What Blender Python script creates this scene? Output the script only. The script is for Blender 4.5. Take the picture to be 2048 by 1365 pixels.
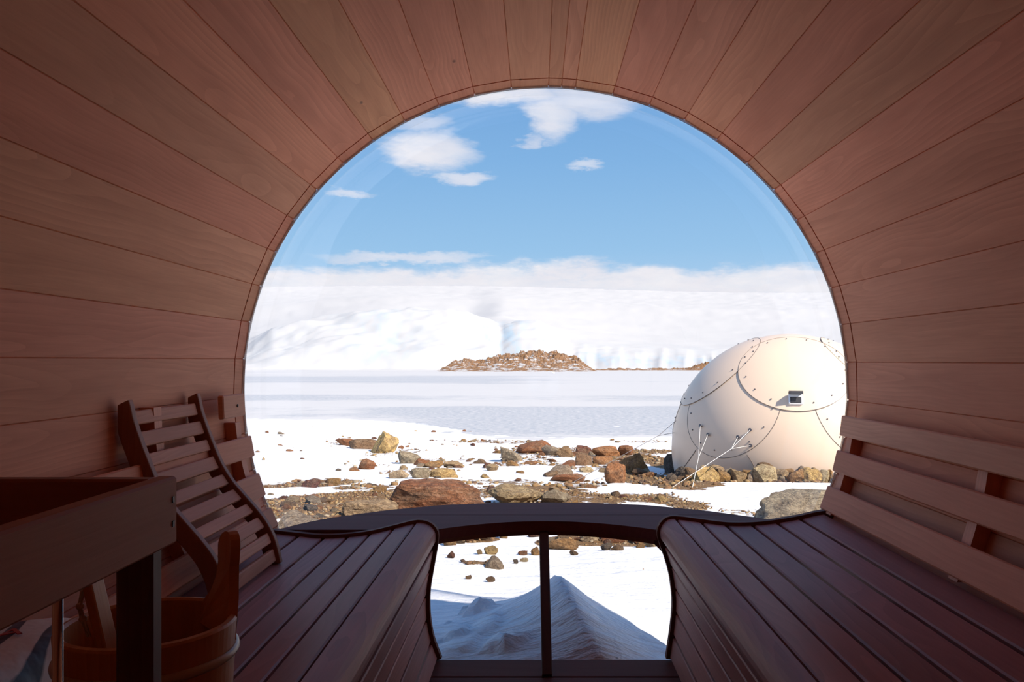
import bpy, bmesh, math, random
import numpy as np
from mathutils import Vector, Matrix, noise as mnoise

for o in list(bpy.data.objects):
    bpy.data.objects.remove(o)
SC = bpy.context.scene
COL = SC.collection
R_ = math.radians
random.seed(7)

# ------------------------------------------------------------------ camera, sky, sun, exposure
F = 1600.0                       # focal length in pixels of a 2048 wide frame
VX, VY = 1072.0, 721.0           # where the barrel axis vanishes
CAM = Vector((-0.0315, 0.0, 1.298))
cam_d = bpy.data.cameras.new('camera')
cam_d.sensor_width = 36.0
cam_d.lens = F / 2048 * 36.0
cam_d.shift_x = -(VX - 1024) / 2048
cam_d.shift_y = (VY - 682.5) / 2048
cam_d.clip_start = 0.02
cam_d.clip_end = 20000
cam = bpy.data.objects.new('camera', cam_d)
cam.location = CAM
cam.rotation_euler = (math.pi / 2, 0, 0)
COL.objects.link(cam)
SC.camera = cam

SC.view_settings.view_transform = 'Standard'
SC.view_settings.look = 'None'
SC.view_settings.gamma = 1.0
SC.view_settings.use_curve_mapping = False
SC.view_settings.exposure = 0.12
SC.cycles.diffuse_bounces = 8

SUN_DIR = Vector((-0.581, 0.454, -0.676)).normalized()
sun_d = bpy.data.lights.new('sun', 'SUN')
sun_d.energy = 7.0
sun_d.angle = R_(0.6)
sun_d.color = (1.0, 0.90, 0.775)
sun = bpy.data.objects.new('sun', sun_d)
sun.rotation_euler = SUN_DIR.to_track_quat('-Z', 'Y').to_euler()
sun.location = (8, -6, 12)
COL.objects.link(sun)


class NT:
    """small helper around a node tree"""
    def __init__(self, tree):
        self.t = tree
        self.n = tree.nodes
        self.l = tree.links

    def node(self, kind, **kw):
        nd = self.n.new(kind)
        for k, v in kw.items():
            setattr(nd, k, v)
        return nd

    def put(self, sock, v):
        if isinstance(v, bpy.types.NodeSocket):
            self.l.new(v, sock)
        elif v is not None:
            sock.default_value = v

    def math(self, op, a, b=None, c=None, clamp=False):
        nd = self.node('ShaderNodeMath', operation=op, use_clamp=clamp)
        self.put(nd.inputs[0], a)
        if b is not None:
            self.put(nd.inputs[1], b)
        if c is not None:
            self.put(nd.inputs[2], c)
        return nd.outputs[0]

    def vmath(self, op, a, b=None):
        nd = self.node('ShaderNodeVectorMath', operation=op)
        self.put(nd.inputs[0], a)
        if b is not None:
            self.put(nd.inputs[1], b)
        return nd.outputs[0]

    def noise(self, vec, scale, detail=3, rough=0.55, out='Fac', dim='3D'):
        nd = self.node('ShaderNodeTexNoise', noise_dimensions=dim)
        if vec is not None:
            self.put(nd.inputs['Vector'], vec)
        nd.inputs['Scale'].default_value = scale
        nd.inputs['Detail'].default_value = detail
        nd.inputs['Roughness'].default_value = rough
        return nd.outputs[out]

    def mix(self, f, a, b, mode='MIX'):
        nd = self.node('ShaderNodeMix', data_type='RGBA', blend_type=mode)
        self.put(nd.inputs[0], f)
        self.put(nd.inputs[6], a)
        self.put(nd.inputs[7], b)
        return nd.outputs[2]

    def ramp(self, f, stops):
        nd = self.node('ShaderNodeValToRGB')
        self.put(nd.inputs[0], f)
        el = nd.color_ramp.elements
        while len(el) < len(stops):
            el.new(0.5)
        for e, (p, c) in zip(el, stops):
            e.position = p
            e.color = c if len(c) == 4 else (*c, 1)
        return nd.outputs[0]

    def remap(self, v, a, b, c=0.0, d=1.0, smooth=False):
        nd = self.node('ShaderNodeMapRange')
        nd.interpolation_type = 'SMOOTHSTEP' if smooth else 'LINEAR'
        self.put(nd.inputs[0], v)
        for i, x in enumerate((a, b, c, d)):
            self.put(nd.inputs[i + 1], x)
        return nd.outputs[0]

    def comb(self, x, y, z):
        nd = self.node('ShaderNodeCombineXYZ')
        for i, v in enumerate((x, y, z)):
            self.put(nd.inputs[i], v)
        return nd.outputs[0]

    def sep(self, v):
        nd = self.node('ShaderNodeSeparateXYZ')
        self.put(nd.inputs[0], v)
        return nd.outputs


def build_world():
    w = bpy.data.worlds.new('polar_sky')
    SC.world = w
    w.use_nodes = True
    T = NT(w.node_tree)
    T.n.clear()
    d = T.node('ShaderNodeTexCoord').outputs['Generated']
    x, y, z = T.sep(d)
    az = T.math('MULTIPLY', T.math('ARCTAN2', x, y), 57.2958)
    el = T.math('MULTIPLY', T.math('ARCSINE', z), 57.2958)
    sky = T.ramp(T.remap(el, -5, 90), [
        (0.0, (0.62, 0.74, 0.88)), (0.10, (0.42, 0.63, 0.86)), (0.135, (0.315, 0.555, 0.83)),
        (0.20, (0.225, 0.455, 0.775)), (0.265, (0.165, 0.37, 0.71)), (0.5, (0.10, 0.26, 0.60)),
        (1.0, (0.06, 0.18, 0.48))])
    # wispy distortion of the cloud outlines
    p = T.comb(T.math('MULTIPLY', az, 0.10), T.math('MULTIPLY', el, 0.30), 3.7)
    n1 = T.noise(p, 1.6, 6, 0.6)
    n2 = T.noise(T.vmath('ADD', p, (7.3, 1.1, 0.0)), 4.0, 5, 0.65)
    wob = T.math('SUBTRACT', n1, 0.5)
    wob2 = T.math('SUBTRACT', n2, 0.5)
    # low bank of cloud along the horizon
    n3 = T.noise(T.comb(T.math('MULTIPLY', az, 0.09), T.math('MULTIPLY', el, 0.25), 11.2), 1.5, 6, 0.62)
    edge = T.math('ADD', 6.75, T.math('MULTIPLY', T.math('SUBTRACT', n3, 0.5), 4.2))
    edge = T.math('ADD', edge, T.math('MULTIPLY', wob2, 0.8))
    bank = T.remap(T.math('SUBTRACT', edge, el), -0.35, 0.75, smooth=True)
    total = bank
    blobs = [  # azimuth, elevation, half widths (degrees), weight
        (-7.5, 14.5, 2.9, 1.25, 0.95), (-4.9, 12.75, 1.9, 0.42, 0.75), (-2.6, 18.6, 4.2, 0.95, 0.95),
        (1.2, 17.0, 1.6, 1.5, 0.85), (3.4, 18.2, 3.2, 1.3, 0.75), (-0.6, 15.4, 0.8, 0.5, 0.55),
        (4.0, 13.6, 1.1, 0.32, 0.6), (-13.4, 11.6, 1.2, 0.32, 0.65), (-8.6, 16.4, 2.4, 0.6, 0.55),
        (-9.5, 7.3, 5.5, 0.4, 0.75), (-17.5, 17.5, 3.5, 1.2, 0.6),
        (14.0, 20.5, 4.0, 1.2, 0.6)]
    aw = T.math('ADD', az, T.math('ADD', T.math('MULTIPLY', wob, 5.0), T.math('MULTIPLY', wob2, 2.0)))
    ew = T.math('ADD', el, T.math('ADD', T.math('MULTIPLY', wob, -1.8), T.math('MULTIPLY', wob2, 1.4)))
    for a, e, ra, re, wt in blobs:
        u = T.math('DIVIDE', T.math('SUBTRACT', aw, a), ra)
        v = T.math('DIVIDE', T.math('SUBTRACT', ew, e), re)
        q = T.math('ADD', T.math('MULTIPLY', u, u), T.math('MULTIPLY', v, v))
        m = T.math('MULTIPLY', T.remap(q, 1.9, 0.0, 0.0, 1.0, smooth=True), wt)
        total = T.math('MAXIMUM', total, m)
    # thin scattered cloud over the rest of the sky
    n4 = T.noise(T.vmath('MULTIPLY', d, (1.0, 1.0, 2.2)), 4.5, 6, 0.6)
    up = T.remap(el, 19, 30, smooth=True)
    total = T.math('MAXIMUM', total, T.math('MULTIPLY', up, T.remap(n4, 0.52, 0.72, 0.0, 0.7, smooth=True)))
    total = T.math('MULTIPLY', total, T.remap(n2, 0.25, 0.6, 0.8, 1.0))
    cloud = T.mix(T.remap(n1, 0.3, 0.7), (0.80, 0.79, 0.86, 1), (0.90, 0.89, 0.93, 1))
    col = T.mix(total, sky, cloud)
    bg = T.node('ShaderNodeBackground')
    T.put(bg.inputs[0], col)
    bg.inputs[1].default_value = 0.95
    out = T.node('ShaderNodeOutputWorld')
    T.l.new(bg.outputs[0], out.inputs[0])


build_world()


# ------------------------------------------------------------------ helpers
def at(px, py, Y):
    """the point at depth Y that the photograph shows at pixel px, py"""
    return Vector((CAM.x + (px - VX) / F * Y, Y, CAM.z - (py - VY) / F * Y))


def new_mat(name):
    m = bpy.data.materials.new(name)
    m.use_nodes = True
    T = NT(m.node_tree)
    T.n.clear()
    out = T.node('ShaderNodeOutputMaterial')
    bs = T.node('ShaderNodeBsdfPrincipled')
    T.l.new(bs.outputs[0], out.inputs[0])
    return m, T, bs, out


def bump(T, bs, h, strength, dist):
    b = T.node('ShaderNodeBump')
    b.inputs['Strength'].default_value = strength
    b.inputs['Distance'].default_value = dist
    T.put(b.inputs['Height'], h)
    T.l.new(b.outputs[0], bs.inputs['Normal'])


def link(name, me, mat=None, parent=None, loc=None, rot=None, color=None, smooth=False):
    o = bpy.data.objects.new(name, me)
    COL.objects.link(o)
    if mat is not None and len(me.materials) == 0:
        me.materials.append(mat)
    if parent is not None:
        o.parent = parent
    if loc is not None:
        o.location = loc
    if rot is not None:
        o.rotation_euler = rot
    if color is not None:
        o.color = (*color, 1)
    if smooth:
        me.polygons.foreach_set('use_smooth', [True] * len(me.polygons))
    return o


def mesh(name, verts, faces):
    me = bpy.data.meshes.new(name)
    me.from_pydata([tuple(v) for v in verts], [], faces)
    me.update()
    return me


def from_bm(name, bm):
    me = bpy.data.meshes.new(name)
    bmesh.ops.recalc_face_normals(bm, faces=bm.faces)
    bm.to_mesh(me)
    bm.free()
    return me


def empty(name, loc=(0, 0, 0)):
    o = bpy.data.objects.new(name, None)
    o.empty_display_size = 0.1
    o.location = loc
    COL.objects.link(o)
    return o


def tag(o, label=None, cat=None, group=None, kind=None):
    if label:
        o['label'] = label
    if cat:
        o['category'] = cat
    if group:
        o['group'] = group
    if kind:
        o['kind'] = kind
    return o


def box_mesh(name, sx, sy, sz, bev=0.003, seg=1):
    """box centred on the origin, edges eased"""
    bm = bmesh.new()
    bmesh.ops.create_cube(bm, size=1.0)
    bmesh.ops.scale(bm, vec=(sx, sy, sz), verts=bm.verts)
    if bev:
        bmesh.ops.bevel(bm, geom=list(bm.edges), offset=bev, segments=seg, affect='EDGES', profile=0.5)
    return from_bm(name, bm)


def extrude_poly(name, pts, y0, y1, bev=0.0, seg=1):
    """polygon in the x,z plane pulled along y, edges along y and at the ends eased"""
    bm = bmesh.new()
    a = [bm.verts.new((p[0], y0, p[1])) for p in pts]
    b = [bm.verts.new((p[0], y1, p[1])) for p in pts]
    n = len(pts)
    bm.faces.new(a)
    bm.faces.new(b)
    for i in range(n):
        bm.faces.new((a[i], a[(i + 1) % n], b[(i + 1) % n], b[i]))
    bmesh.ops.recalc_face_normals(bm, faces=bm.faces)
    if bev:
        es = [e for e in bm.edges if e.calc_face_angle(0) > 0.6]
        bmesh.ops.bevel(bm, geom=es, offset=bev, segments=seg, affect='EDGES', profile=0.5)
    return from_bm(name, bm)


def tube_into(bm, pts, r, n=8, r_end=None, cap=True):
    pts = [Vector(p) for p in pts]
    rings = []
    up = Vector((0.123, 0.31, 0.94)).normalized()
    for i, p in enumerate(pts):
        d = (pts[min(i + 1, len(pts) - 1)] - pts[max(i - 1, 0)]).normalized()
        a = d.cross(up)
        if a.length < 1e-3:
            a = d.cross(Vector((1, 0, 0)))
        a.normalize()
        b = d.cross(a)
        rr = r if r_end is None else r + (r_end - r) * i / max(1, len(pts) - 1)
        rings.append([bm.verts.new(p + (a * math.cos(t) + b * math.sin(t)) * rr)
                      for t in [2 * math.pi * k / n for k in range(n)]])
    for i in range(len(rings) - 1):
        for k in range(n):
            bm.faces.new((rings[i][k], rings[i][(k + 1) % n], rings[i + 1][(k + 1) % n], rings[i + 1][k]))
    if cap:
        bm.faces.new(rings[0])
        bm.faces.new(rings[-1])


def lathe_mesh(name, prof, n=48, close=False):
    """profile of (r, z) turned round z"""
    vs, fs = [], []
    m = len(prof)
    for k in range(n):
        c, s = math.cos(2 * math.pi * k / n), math.sin(2 * math.pi * k / n)
        for r, z in prof:
            vs.append((r * c, r * s, z))
    rng = m if close else m - 1
    for k in range(n):
        for i in range(rng):
            j = (i + 1) % m
            k2 = (k + 1) % n
            fs.append((k * m + i, k2 * m + i, k2 * m + j, k * m + j))
    return mesh(name, vs, fs)


def resample(pts, n):
    pts = np.array(pts, float)
    s = np.r_[0, np.cumsum(np.hypot(*np.diff(pts, axis=0).T))]
    t = np.linspace(0, s[-1], n)
    return np.c_[np.interp(t, s, pts[:, 0]), np.interp(t, s, pts[:, 1])]


def smooth_curve(pts, n):
    """Catmull-Rom through the points, then n even steps"""
    p = [Vector((a, b, 0)) for a, b in pts]
    out = []
    for i in range(len(p) - 1):
        p0, p1, p2, p3 = p[max(i - 1, 0)], p[i], p[i + 1], p[min(i + 2, len(p) - 1)]
        for k in range(10):
            t = k / 10
            q = 0.5 * ((2 * p1) + (p2 - p0) * t + (2 * p0 - 5 * p1 + 4 * p2 - p3) * t * t
                       + (3 * p1 - p0 - 3 * p2 + p3) * t ** 3)
            out.append((q.x, q.y))
    out.append((p[-1].x, p[-1].y))
    return resample(out, n)


def offset_curve(c, d):
    """move a 2D curve sideways by d (left of its direction is positive)"""
    t = np.gradient(c, axis=0)
    t /= np.linalg.norm(t, axis=1)[:, None]
    return c + np.c_[-t[:, 1], t[:, 0]] * d


# value noise on numpy arrays
def _hash(ix, iy, seed):
    h = (ix.astype(np.int64) * 374761393 + iy.astype(np.int64) * 668265263 + seed * 982451653) & 0xffffffff
    h = ((h ^ (h >> 13)) * 1274126177) & 0xffffffff
    h = (h ^ (h >> 16)) & 0xffffffff
    return h / 4294967295.0


def vnoise(x, y, seed=0):
    ix, iy = np.floor(x), np.floor(y)
    fx, fy = x - ix, y - iy
    fx = fx * fx * fx * (fx * (fx * 6 - 15) + 10)
    fy = fy * fy * fy * (fy * (fy * 6 - 15) + 10)
    a, b = _hash(ix, iy, seed), _hash(ix + 1, iy, seed)
    c, d = _hash(ix, iy + 1, seed), _hash(ix + 1, iy + 1, seed)
    return (a + (b - a) * fx) * (1 - fy) + (c + (d - c) * fx) * fy


def fbm(x, y, seed=0, octv=4, gain=0.5):
    s, amp, tot = 0, 1.0, 0.0
    for k in range(octv):
        s = s + amp * vnoise(x * 2.03 ** k + 17.1 * k, y * 2.03 ** k - 9.7 * k, seed + k)
        tot += amp
        amp *= gain
    return s / tot - 0.5


def sstep(a, b, v):
    t = np.clip((v - a) / (b - a), 0, 1)
    return t * t * (3 - 2 * t)


# ------------------------------------------------------------------ materials
def wood(name, base, light, grain='Y', rough=0.55, ring=0.55, streak=0.35, spec=0.35, knots=True):
    """sawn timber; the grain runs along the given local axis; object colour tints each board"""
    m, T, bs, _ = new_mat(name)
    oc = T.node('ShaderNodeTexCoord').outputs['Object']
    x, y, z = T.sep(oc)
    if grain == 'X':
        x, y = y, x
    elif grain == 'Z':
        z, y = y, z
    info = T.node('ShaderNodeObjectInfo')
    rnd = info.outputs['Random']
    a = T.math('MULTIPLY', rnd, 31.7)
    b = T.math('FRACT', T.math('MULTIPLY', rnd, 87.3))
    c = T.math('FRACT', T.math('MULTIPLY', rnd, 411.9))
    # the board is a slice through a log whose heart wanders along the length
    lo = T.noise(T.comb(T.math('ADD', a, T.math('MULTIPLY', x, 3.0)), T.math('MULTIPLY', y, 1.1), z), 1.0, 2, 0.5, 'Color')
    lx, ly, lz = T.sep(lo)
    hx = T.math('ADD', T.math('ADD', x, T.math('MULTIPLY', T.math('SUBTRACT', b, 0.5), 0.16)),
                T.math('MULTIPLY', T.math('SUBTRACT', lx, 0.5), 0.10))
    hz = T.math('ADD', T.math('ADD', z, T.math('MULTIPLY', c, 0.07)),
                T.math('MULTIPLY', T.math('SUBTRACT', ly, 0.5), 0.16))
    wv = T.node('ShaderNodeTexWave', wave_type='RINGS', rings_direction='Y', wave_profile='SAW')
    T.put(wv.inputs['Vector'], T.comb(hx, 0.0, hz))
    wv.inputs['Scale'].default_value = 26.0
    wv.inputs['Distortion'].default_value = 1.2
    wv.inputs['Detail'].default_value = 2
    wv.inputs['Detail Scale'].default_value = 1.5
    rings = wv.outputs['Fac']
    fib = T.noise(T.comb(T.math('ADD', a, T.math('MULTIPLY', x, 220)), T.math('MULTIPLY', y, 5), T.math('MULTIPLY', z, 220)), 1.0, 4, 0.6)
    blot = T.noise(T.comb(T.math('ADD', a, T.math('MULTIPLY', x, 14)), T.math('MULTIPLY', y, 1.6), T.math('MULTIPLY', z, 14)), 1.0, 4, 0.6)
    rm = T.remap(lz, 0.40, 0.62, 0.25, 1.0, smooth=True)
    rings = T.math('MULTIPLY', rings, rm)
    f = T.math('ADD', T.math('MULTIPLY', rings, ring * 0.45), T.math('MULTIPLY', blot, 0.85))
    f = T.math('ADD', f, T.math('MULTIPLY', T.math('SUBTRACT', fib, 0.5), streak))
    col = T.mix(T.remap(f, 0.25, 0.95), (*base, 1), (*light, 1))
    col = T.mix(1.0, col, info.outputs['Color'], 'MULTIPLY')
    if knots:
        vo = T.node('ShaderNodeTexVoronoi')
        T.put(vo.inputs['Vector'], T.comb(T.math('ADD', a, T.math('MULTIPLY', x, 5.0)), T.math('MULTIPLY', y, 2.2), T.math('MULTIPLY', z, 0.2)))
        vo.inputs['Scale'].default_value = 1.0
        k = T.remap(vo.outputs['Distance'], 0.022, 0.045, 1.0, 0.0, smooth=True)
        col = T.mix(T.math('MULTIPLY', k, 0.75), col, (0.05, 0.025, 0.018, 1))
    T.put(bs.inputs['Base Color'], col)
    bs.inputs['Roughness'].default_value = rough
    bs.inputs['Specular IOR Level'].default_value = spec
    h = T.math('ADD', T.math('MULTIPLY', rings, 0.25), T.math('MULTIPLY', fib, 0.8))
    bump(T, bs, h, 0.25, 0.0012)
    return m


M = {}
CED_D, CED_L = (0.57, 0.228, 0.124), (0.83, 0.378, 0.225)
M['cedar'] = wood('cedar_boards', CED_D, CED_L, spec=0.12)
M['cedar_z'] = wood('cedar_upright', CED_D, CED_L, 'Z')
M['cedar_x'] = wood('cedar_cross', CED_D, CED_L, 'X')
BEN_D, BEN_L = (0.26, 0.105, 0.088), (0.41, 0.175, 0.145)
M['bench'] = wood('weathered_bench_wood', BEN_D, BEN_L, ring=0.8, rough=0.5, spec=0.18, knots=False)
M['bench_x'] = wood('weathered_ledge_wood', (0.125, 0.042, 0.034), (0.19, 0.066, 0.054), 'X', rough=0.6, spec=0.07, knots=False)
M['trim'] = wood('dark_bench_trim', (0.12, 0.042, 0.026), (0.19, 0.07, 0.042), 'X', knots=False, spec=0.1)
M['trim_z'] = wood('dark_upright_wood', (0.060, 0.024, 0.018), (0.10, 0.045, 0.032), 'Z', knots=False)
M['redwood'] = wood('reddish_frame_wood', (0.24, 0.085, 0.04), (0.38, 0.15, 0.07), 'Z', knots=False)
M['slatwood'] = wood('pale_slat_wood', (0.50, 0.225, 0.14), (0.74, 0.37, 0.245), knots=False, spec=0.12)
M['honey'] = wood('honey_bucket_wood', (0.42, 0.15, 0.045), (0.60, 0.25, 0.08), 'Z', knots=False, rough=0.45)


def plain(name, col, rough=0.5, metal=0.0, spec=0.5, noise_amt=0.0, scale=20.0, coat=0.0):
    m, T, bs, _ = new_mat(name)
    if noise_amt:
        n = T.noise(T.node('ShaderNodeTexCoord').outputs['Object'], scale, 4)
        c2 = tuple(min(1, v * (1 + noise_amt)) for v in col)
        c1 = tuple(v * (1 - noise_amt) for v in col)
        T.put(bs.inputs['Base Color'], T.mix(n, (*c1, 1), (*c2, 1)))
    else:
        bs.inputs['Base Color'].default_value = (*col, 1)
    bs.inputs['Roughness'].default_value = rough
    bs.inputs['Metallic'].default_value = metal
    bs.inputs['Specular IOR Level'].default_value = spec
    bs.inputs['Coat Weight'].default_value = coat
    return m


M['chrome'] = plain('polished_metal', (0.75, 0.74, 0.74), 0.18, 1.0)
M['screw'] = plain('dark_screw_metal', (0.05, 0.04, 0.04), 0.5, 0.6)
M['hoop'] = plain('pale_hoop_plastic', (0.42, 0.27, 0.15), 0.35, noise_amt=0.1)
M['rope_white'] = plain('white_rope', (0.78, 0.75, 0.70), 0.8, noise_amt=0.1, scale=60)
M['rope_dark'] = plain('dark_rope', (0.16, 0.15, 0.16), 0.8, noise_amt=0.1, scale=60)
M['string'] = plain('jute_string', (0.45, 0.33, 0.22), 0.9, noise_amt=0.2, scale=200)
M['bolt'] = plain('weathered_bolt', (0.13, 0.12, 0.13), 0.4, 0.5)
M['seam'] = plain('dark_panel_seal', (0.14, 0.11, 0.095), 0.7)
M['vent_white'] = plain('white_vent_plastic', (0.82, 0.82, 0.84), 0.35)
M['vent_dark'] = plain('black_vent_mesh', (0.015, 0.015, 0.02), 0.6)
M['red_print'] = plain('red_print', (0.40, 0.03, 0.03), 0.5)


def pod_mat():
    m, T, bs, _ = new_mat('peach_fibreglass')
    oc = T.node('ShaderNodeTexCoord').outputs['Object']
    n = T.noise(oc, 0.8, 4, 0.6)
    col = T.mix(n, (0.77, 0.58, 0.425, 1), (0.82, 0.63, 0.475, 1))
    z = T.sep(oc)[2]
    dirt = T.math('MULTIPLY', T.remap(T.math('ADD', z, T.math('MULTIPLY', T.noise(oc, 3.0, 5, 0.7), 1.2)), 0.75, 0.15, 0, 1, smooth=True),
                  T.remap(T.noise(oc, 7.0, 5, 0.7), 0.4, 0.65))
    col = T.mix(T.math('MULTIPLY', dirt, 0.35), col, (0.42, 0.31, 0.25, 1))
    T.put(bs.inputs['Base Color'], col)
    bs.inputs['Roughness'].default_value = 0.32
    bs.inputs['Specular IOR Level'].default_value = 0.5
    return m


M['pod'] = pod_mat()


def glass_mat(name, tint, f0, gain=1.0):
    """clear sheet: lets light straight through, mirrors more at a slant"""
    m, T, bs, out = new_mat(name)
    T.n.remove(bs)
    lw = T.node('ShaderNodeLayerWeight')
    lw.inputs['Blend'].default_value = 0.5
    fr = T.math('MULTIPLY_ADD', T.math('POWER', lw.outputs['Facing'], 5.0), (1 - f0) * gain, f0)
    tr = T.node('ShaderNodeBsdfTransparent')
    tr.inputs[0].default_value = (*tint, 1)
    gl = T.node('ShaderNodeBsdfGlossy')
    gl.inputs['Roughness'].default_value = 0.01
    mx = T.node('ShaderNodeMixShader')
    T.put(mx.inputs[0], fr)
    T.l.new(tr.outputs[0], mx.inputs[1])
    T.l.new(gl.outputs[0], mx.inputs[2])
    T.l.new(mx.outputs[0], out.inputs[0])
    return m


M['glass'] = glass_mat('clear_acrylic', (1.0, 1.0, 1.0), 0.02)
M['acrylic_edge'] = glass_mat('acrylic_edge', (0.9, 0.93, 0.95), 0.55, 0.5)


def rock_mat():
    m, T, bs, _ = new_mat('weathered_rock')
    oc = T.node('ShaderNodeTexCoord').outputs['Object']
    info = T.node('ShaderNodeObjectInfo')
    v = T.vmath('ADD', oc, T.comb(T.math('MULTIPLY', info.outputs['Random'], 50.0), 0.0, 0.0))
    geo = T.node('ShaderNodeNewGeometry')
    n1 = T.noise(v, 3.0, 6, 0.65)
    n2 = T.noise(geo.outputs['Position'], 28.0, 6, 0.7)
    n3 = T.noise(v, 9.0, 5, 0.7)
    base = info.outputs['Color']
    n0 = T.noise(v, 0.9, 4, 0.6)
    base = T.mix(T.remap(n0, 0.44, 0.68, 0.0, 0.6), base, (0.26, 0.20, 0.145, 1))
    base = T.mix(1.0, base, (1.22, 1.18, 1.08, 1), 'MULTIPLY')
    dark = T.mix(1.0, base, (0.42, 0.36, 0.34, 1), 'MULTIPLY')
    pale = T.mix(0.30, base, (0.52, 0.42, 0.30, 1))
    col = T.mix(T.remap(n1, 0.32, 0.62), dark, base)
    col = T.mix(T.remap(n3, 0.50, 0.72), col, pale)
    col = T.mix(T.remap(n2, 0.40, 0.60, 0.45, 0.0), col, dark)
    crack = T.remap(T.math('ABSOLUTE', T.math('SUBTRACT', T.noise(v, 2.2, 5, 0.75), 0.5)), 0.0, 0.03, 0.75, 0.0)
    col = T.mix(crack, col, (0.05, 0.035, 0.03, 1))
    T.put(bs.inputs['Base Color'], col)
    bs.inputs['Roughness'].default_value = 0.85
    bs.inputs['Specular IOR Level'].default_value = 0.2
    bump(T, bs, T.math('ADD', T.math('MULTIPLY', n3, 0.6), T.math('MULTIPLY', n2, 0.6)), 0.9, 0.055)
    return m


M['rock'] = rock_mat()


def ground_mat():
    """snow where the ground attribute says so, broken stony soil elsewhere"""
    m, T, bs, _ = new_mat('snow_and_gravel')
    pos = T.node('ShaderNodeNewGeometry').outputs['Position']
    at_ = T.node('ShaderNodeAttribute', attribute_name='gravel')
    g = at_.outputs['Fac']
    x, y, z = T.sep(pos)
    n1 = T.noise(T.comb(x, T.math('MULTIPLY', y, 0.6), 0.0), 2.6, 7, 0.68)
    n2 = T.noise(pos, 14.0, 5, 0.7)
    nn = T.math('ADD', T.math('MULTIPLY', T.math('SUBTRACT', n1, 0.5), 1.5), T.math('MULTIPLY', T.math('SUBTRACT', n2, 0.5), 0.7))
    f = T.remap(T.math('ADD', g, nn), 0.47, 0.55, smooth=True)
    c1 = T.noise(pos, 20.0, 5, 0.75)
    c2 = T.noise(T.vmath('ADD', pos, (9.0, 4.0, 0.0)), 6.0, 5, 0.7)
    soil = T.ramp(c1, [(0.28, (0.055, 0.03, 0.016)), (0.45, (0.22, 0.12, 0.05)), (0.58, (0.36, 0.21, 0.09)), (0.72, (0.48, 0.35, 0.20))])
    soil = T.mix(T.remap(c2, 0.5, 0.7), soil, (0.30, 0.20, 0.12, 1))
    snow = T.mix(T.noise(pos, 1.5, 4), (0.72, 0.72, 0.735, 1), (0.78, 0.775, 0.785, 1))
    T.put(bs.inputs['Base Color'], T.mix(f, snow, soil))
    bs.inputs['Roughness'].default_value = 0.75
    bs.inputs['Specular IOR Level'].default_value = 0.25
    s1 = T.noise(T.comb(T.math('MULTIPLY', x, 1.0), T.math('MULTIPLY', y, 3.0), z), 2.2, 5, 0.6)
    s2 = T.noise(pos, 30.0, 4, 0.6)
    hs = T.math('ADD', T.math('MULTIPLY', s1, 1.0), T.math('MULTIPLY', s2, 0.10))
    hg = T.math('MULTIPLY', c1, 1.6)
    h = T.math('ADD', T.math('MULTIPLY', hs, T.math('SUBTRACT', 1.0, f)), T.math('MULTIPLY', hg, f))
    bump(T, bs, h, 0.8, 0.085)
    return m


M['ground'] = ground_mat()


def lake_mat():
    m, T, bs, _ = new_mat('wind_scoured_lake_ice')
    pos = T.node('ShaderNodeNewGeometry').outputs['Position']
    x, y, z = T.sep(pos)
    a = T.node('ShaderNodeAttribute', attribute_name='bare').outputs['Fac']
    n1 = T.noise(T.comb(T.math('MULTIPLY', x, 0.25), y, 0.0), 1.1, 6, 0.7)
    f = T.math('ADD', a, T.math('MULTIPLY', T.math('SUBTRACT', n1, 0.5), 1.1))
    f = T.remap(f, 0.40, 0.66, smooth=True)
    n2 = T.noise(T.comb(x, T.math('MULTIPLY', y, 1.6), 0.0), 2.4, 5, 0.75)
    ice = T.mix(T.remap(n2, 0.42, 0.58), (0.27, 0.31, 0.365, 1), (0.53, 0.525, 0.53, 1))
    snow = T.mix(T.noise(pos, 0.15, 5), (0.525, 0.515, 0.512, 1), (0.57, 0.56, 0.553, 1))
    T.put(bs.inputs['Base Color'], T.mix(T.math('MULTIPLY', f, 0.8), snow, ice))
    bs.inputs['Roughness'].default_value = 0.6
    bs.inputs['Specular IOR Level'].default_value = 0.3
    bump(T, bs, T.math('MULTIPLY', n2, T.math('ADD', 0.15, f)), 0.35, 0.15)
    return m


M['lake'] = lake_mat()


def glacier_mat():
    m, T, bs, _ = new_mat('glacier_snow')
    pos = T.node('ShaderNodeNewGeometry').outputs['Position']
    b = T.node('ShaderNodeAttribute', attribute_name='blue').outputs['Fac']
    x, y, z = T.sep(pos)
    n = T.noise(T.comb(T.math('MULTIPLY', x, 0.5), T.math('MULTIPLY', y, 0.10), T.math('MULTIPLY', z, 0.12)), 0.35, 6, 0.7)
    f = T.math('MULTIPLY', b, T.remap(n, 0.42, 0.62))
    snow = T.mix(T.noise(pos, 0.004, 5), (0.49, 0.488, 0.488, 1), (0.535, 0.53, 0.525, 1))
    T.put(bs.inputs['Base Color'], T.mix(f, snow, (0.40, 0.52, 0.60, 1)))
    bs.inputs['Roughness'].default_value = 0.8
    bs.inputs['Specular IOR Level'].default_value = 0.1
    return m


M['glacier'] = glacier_mat()


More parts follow.
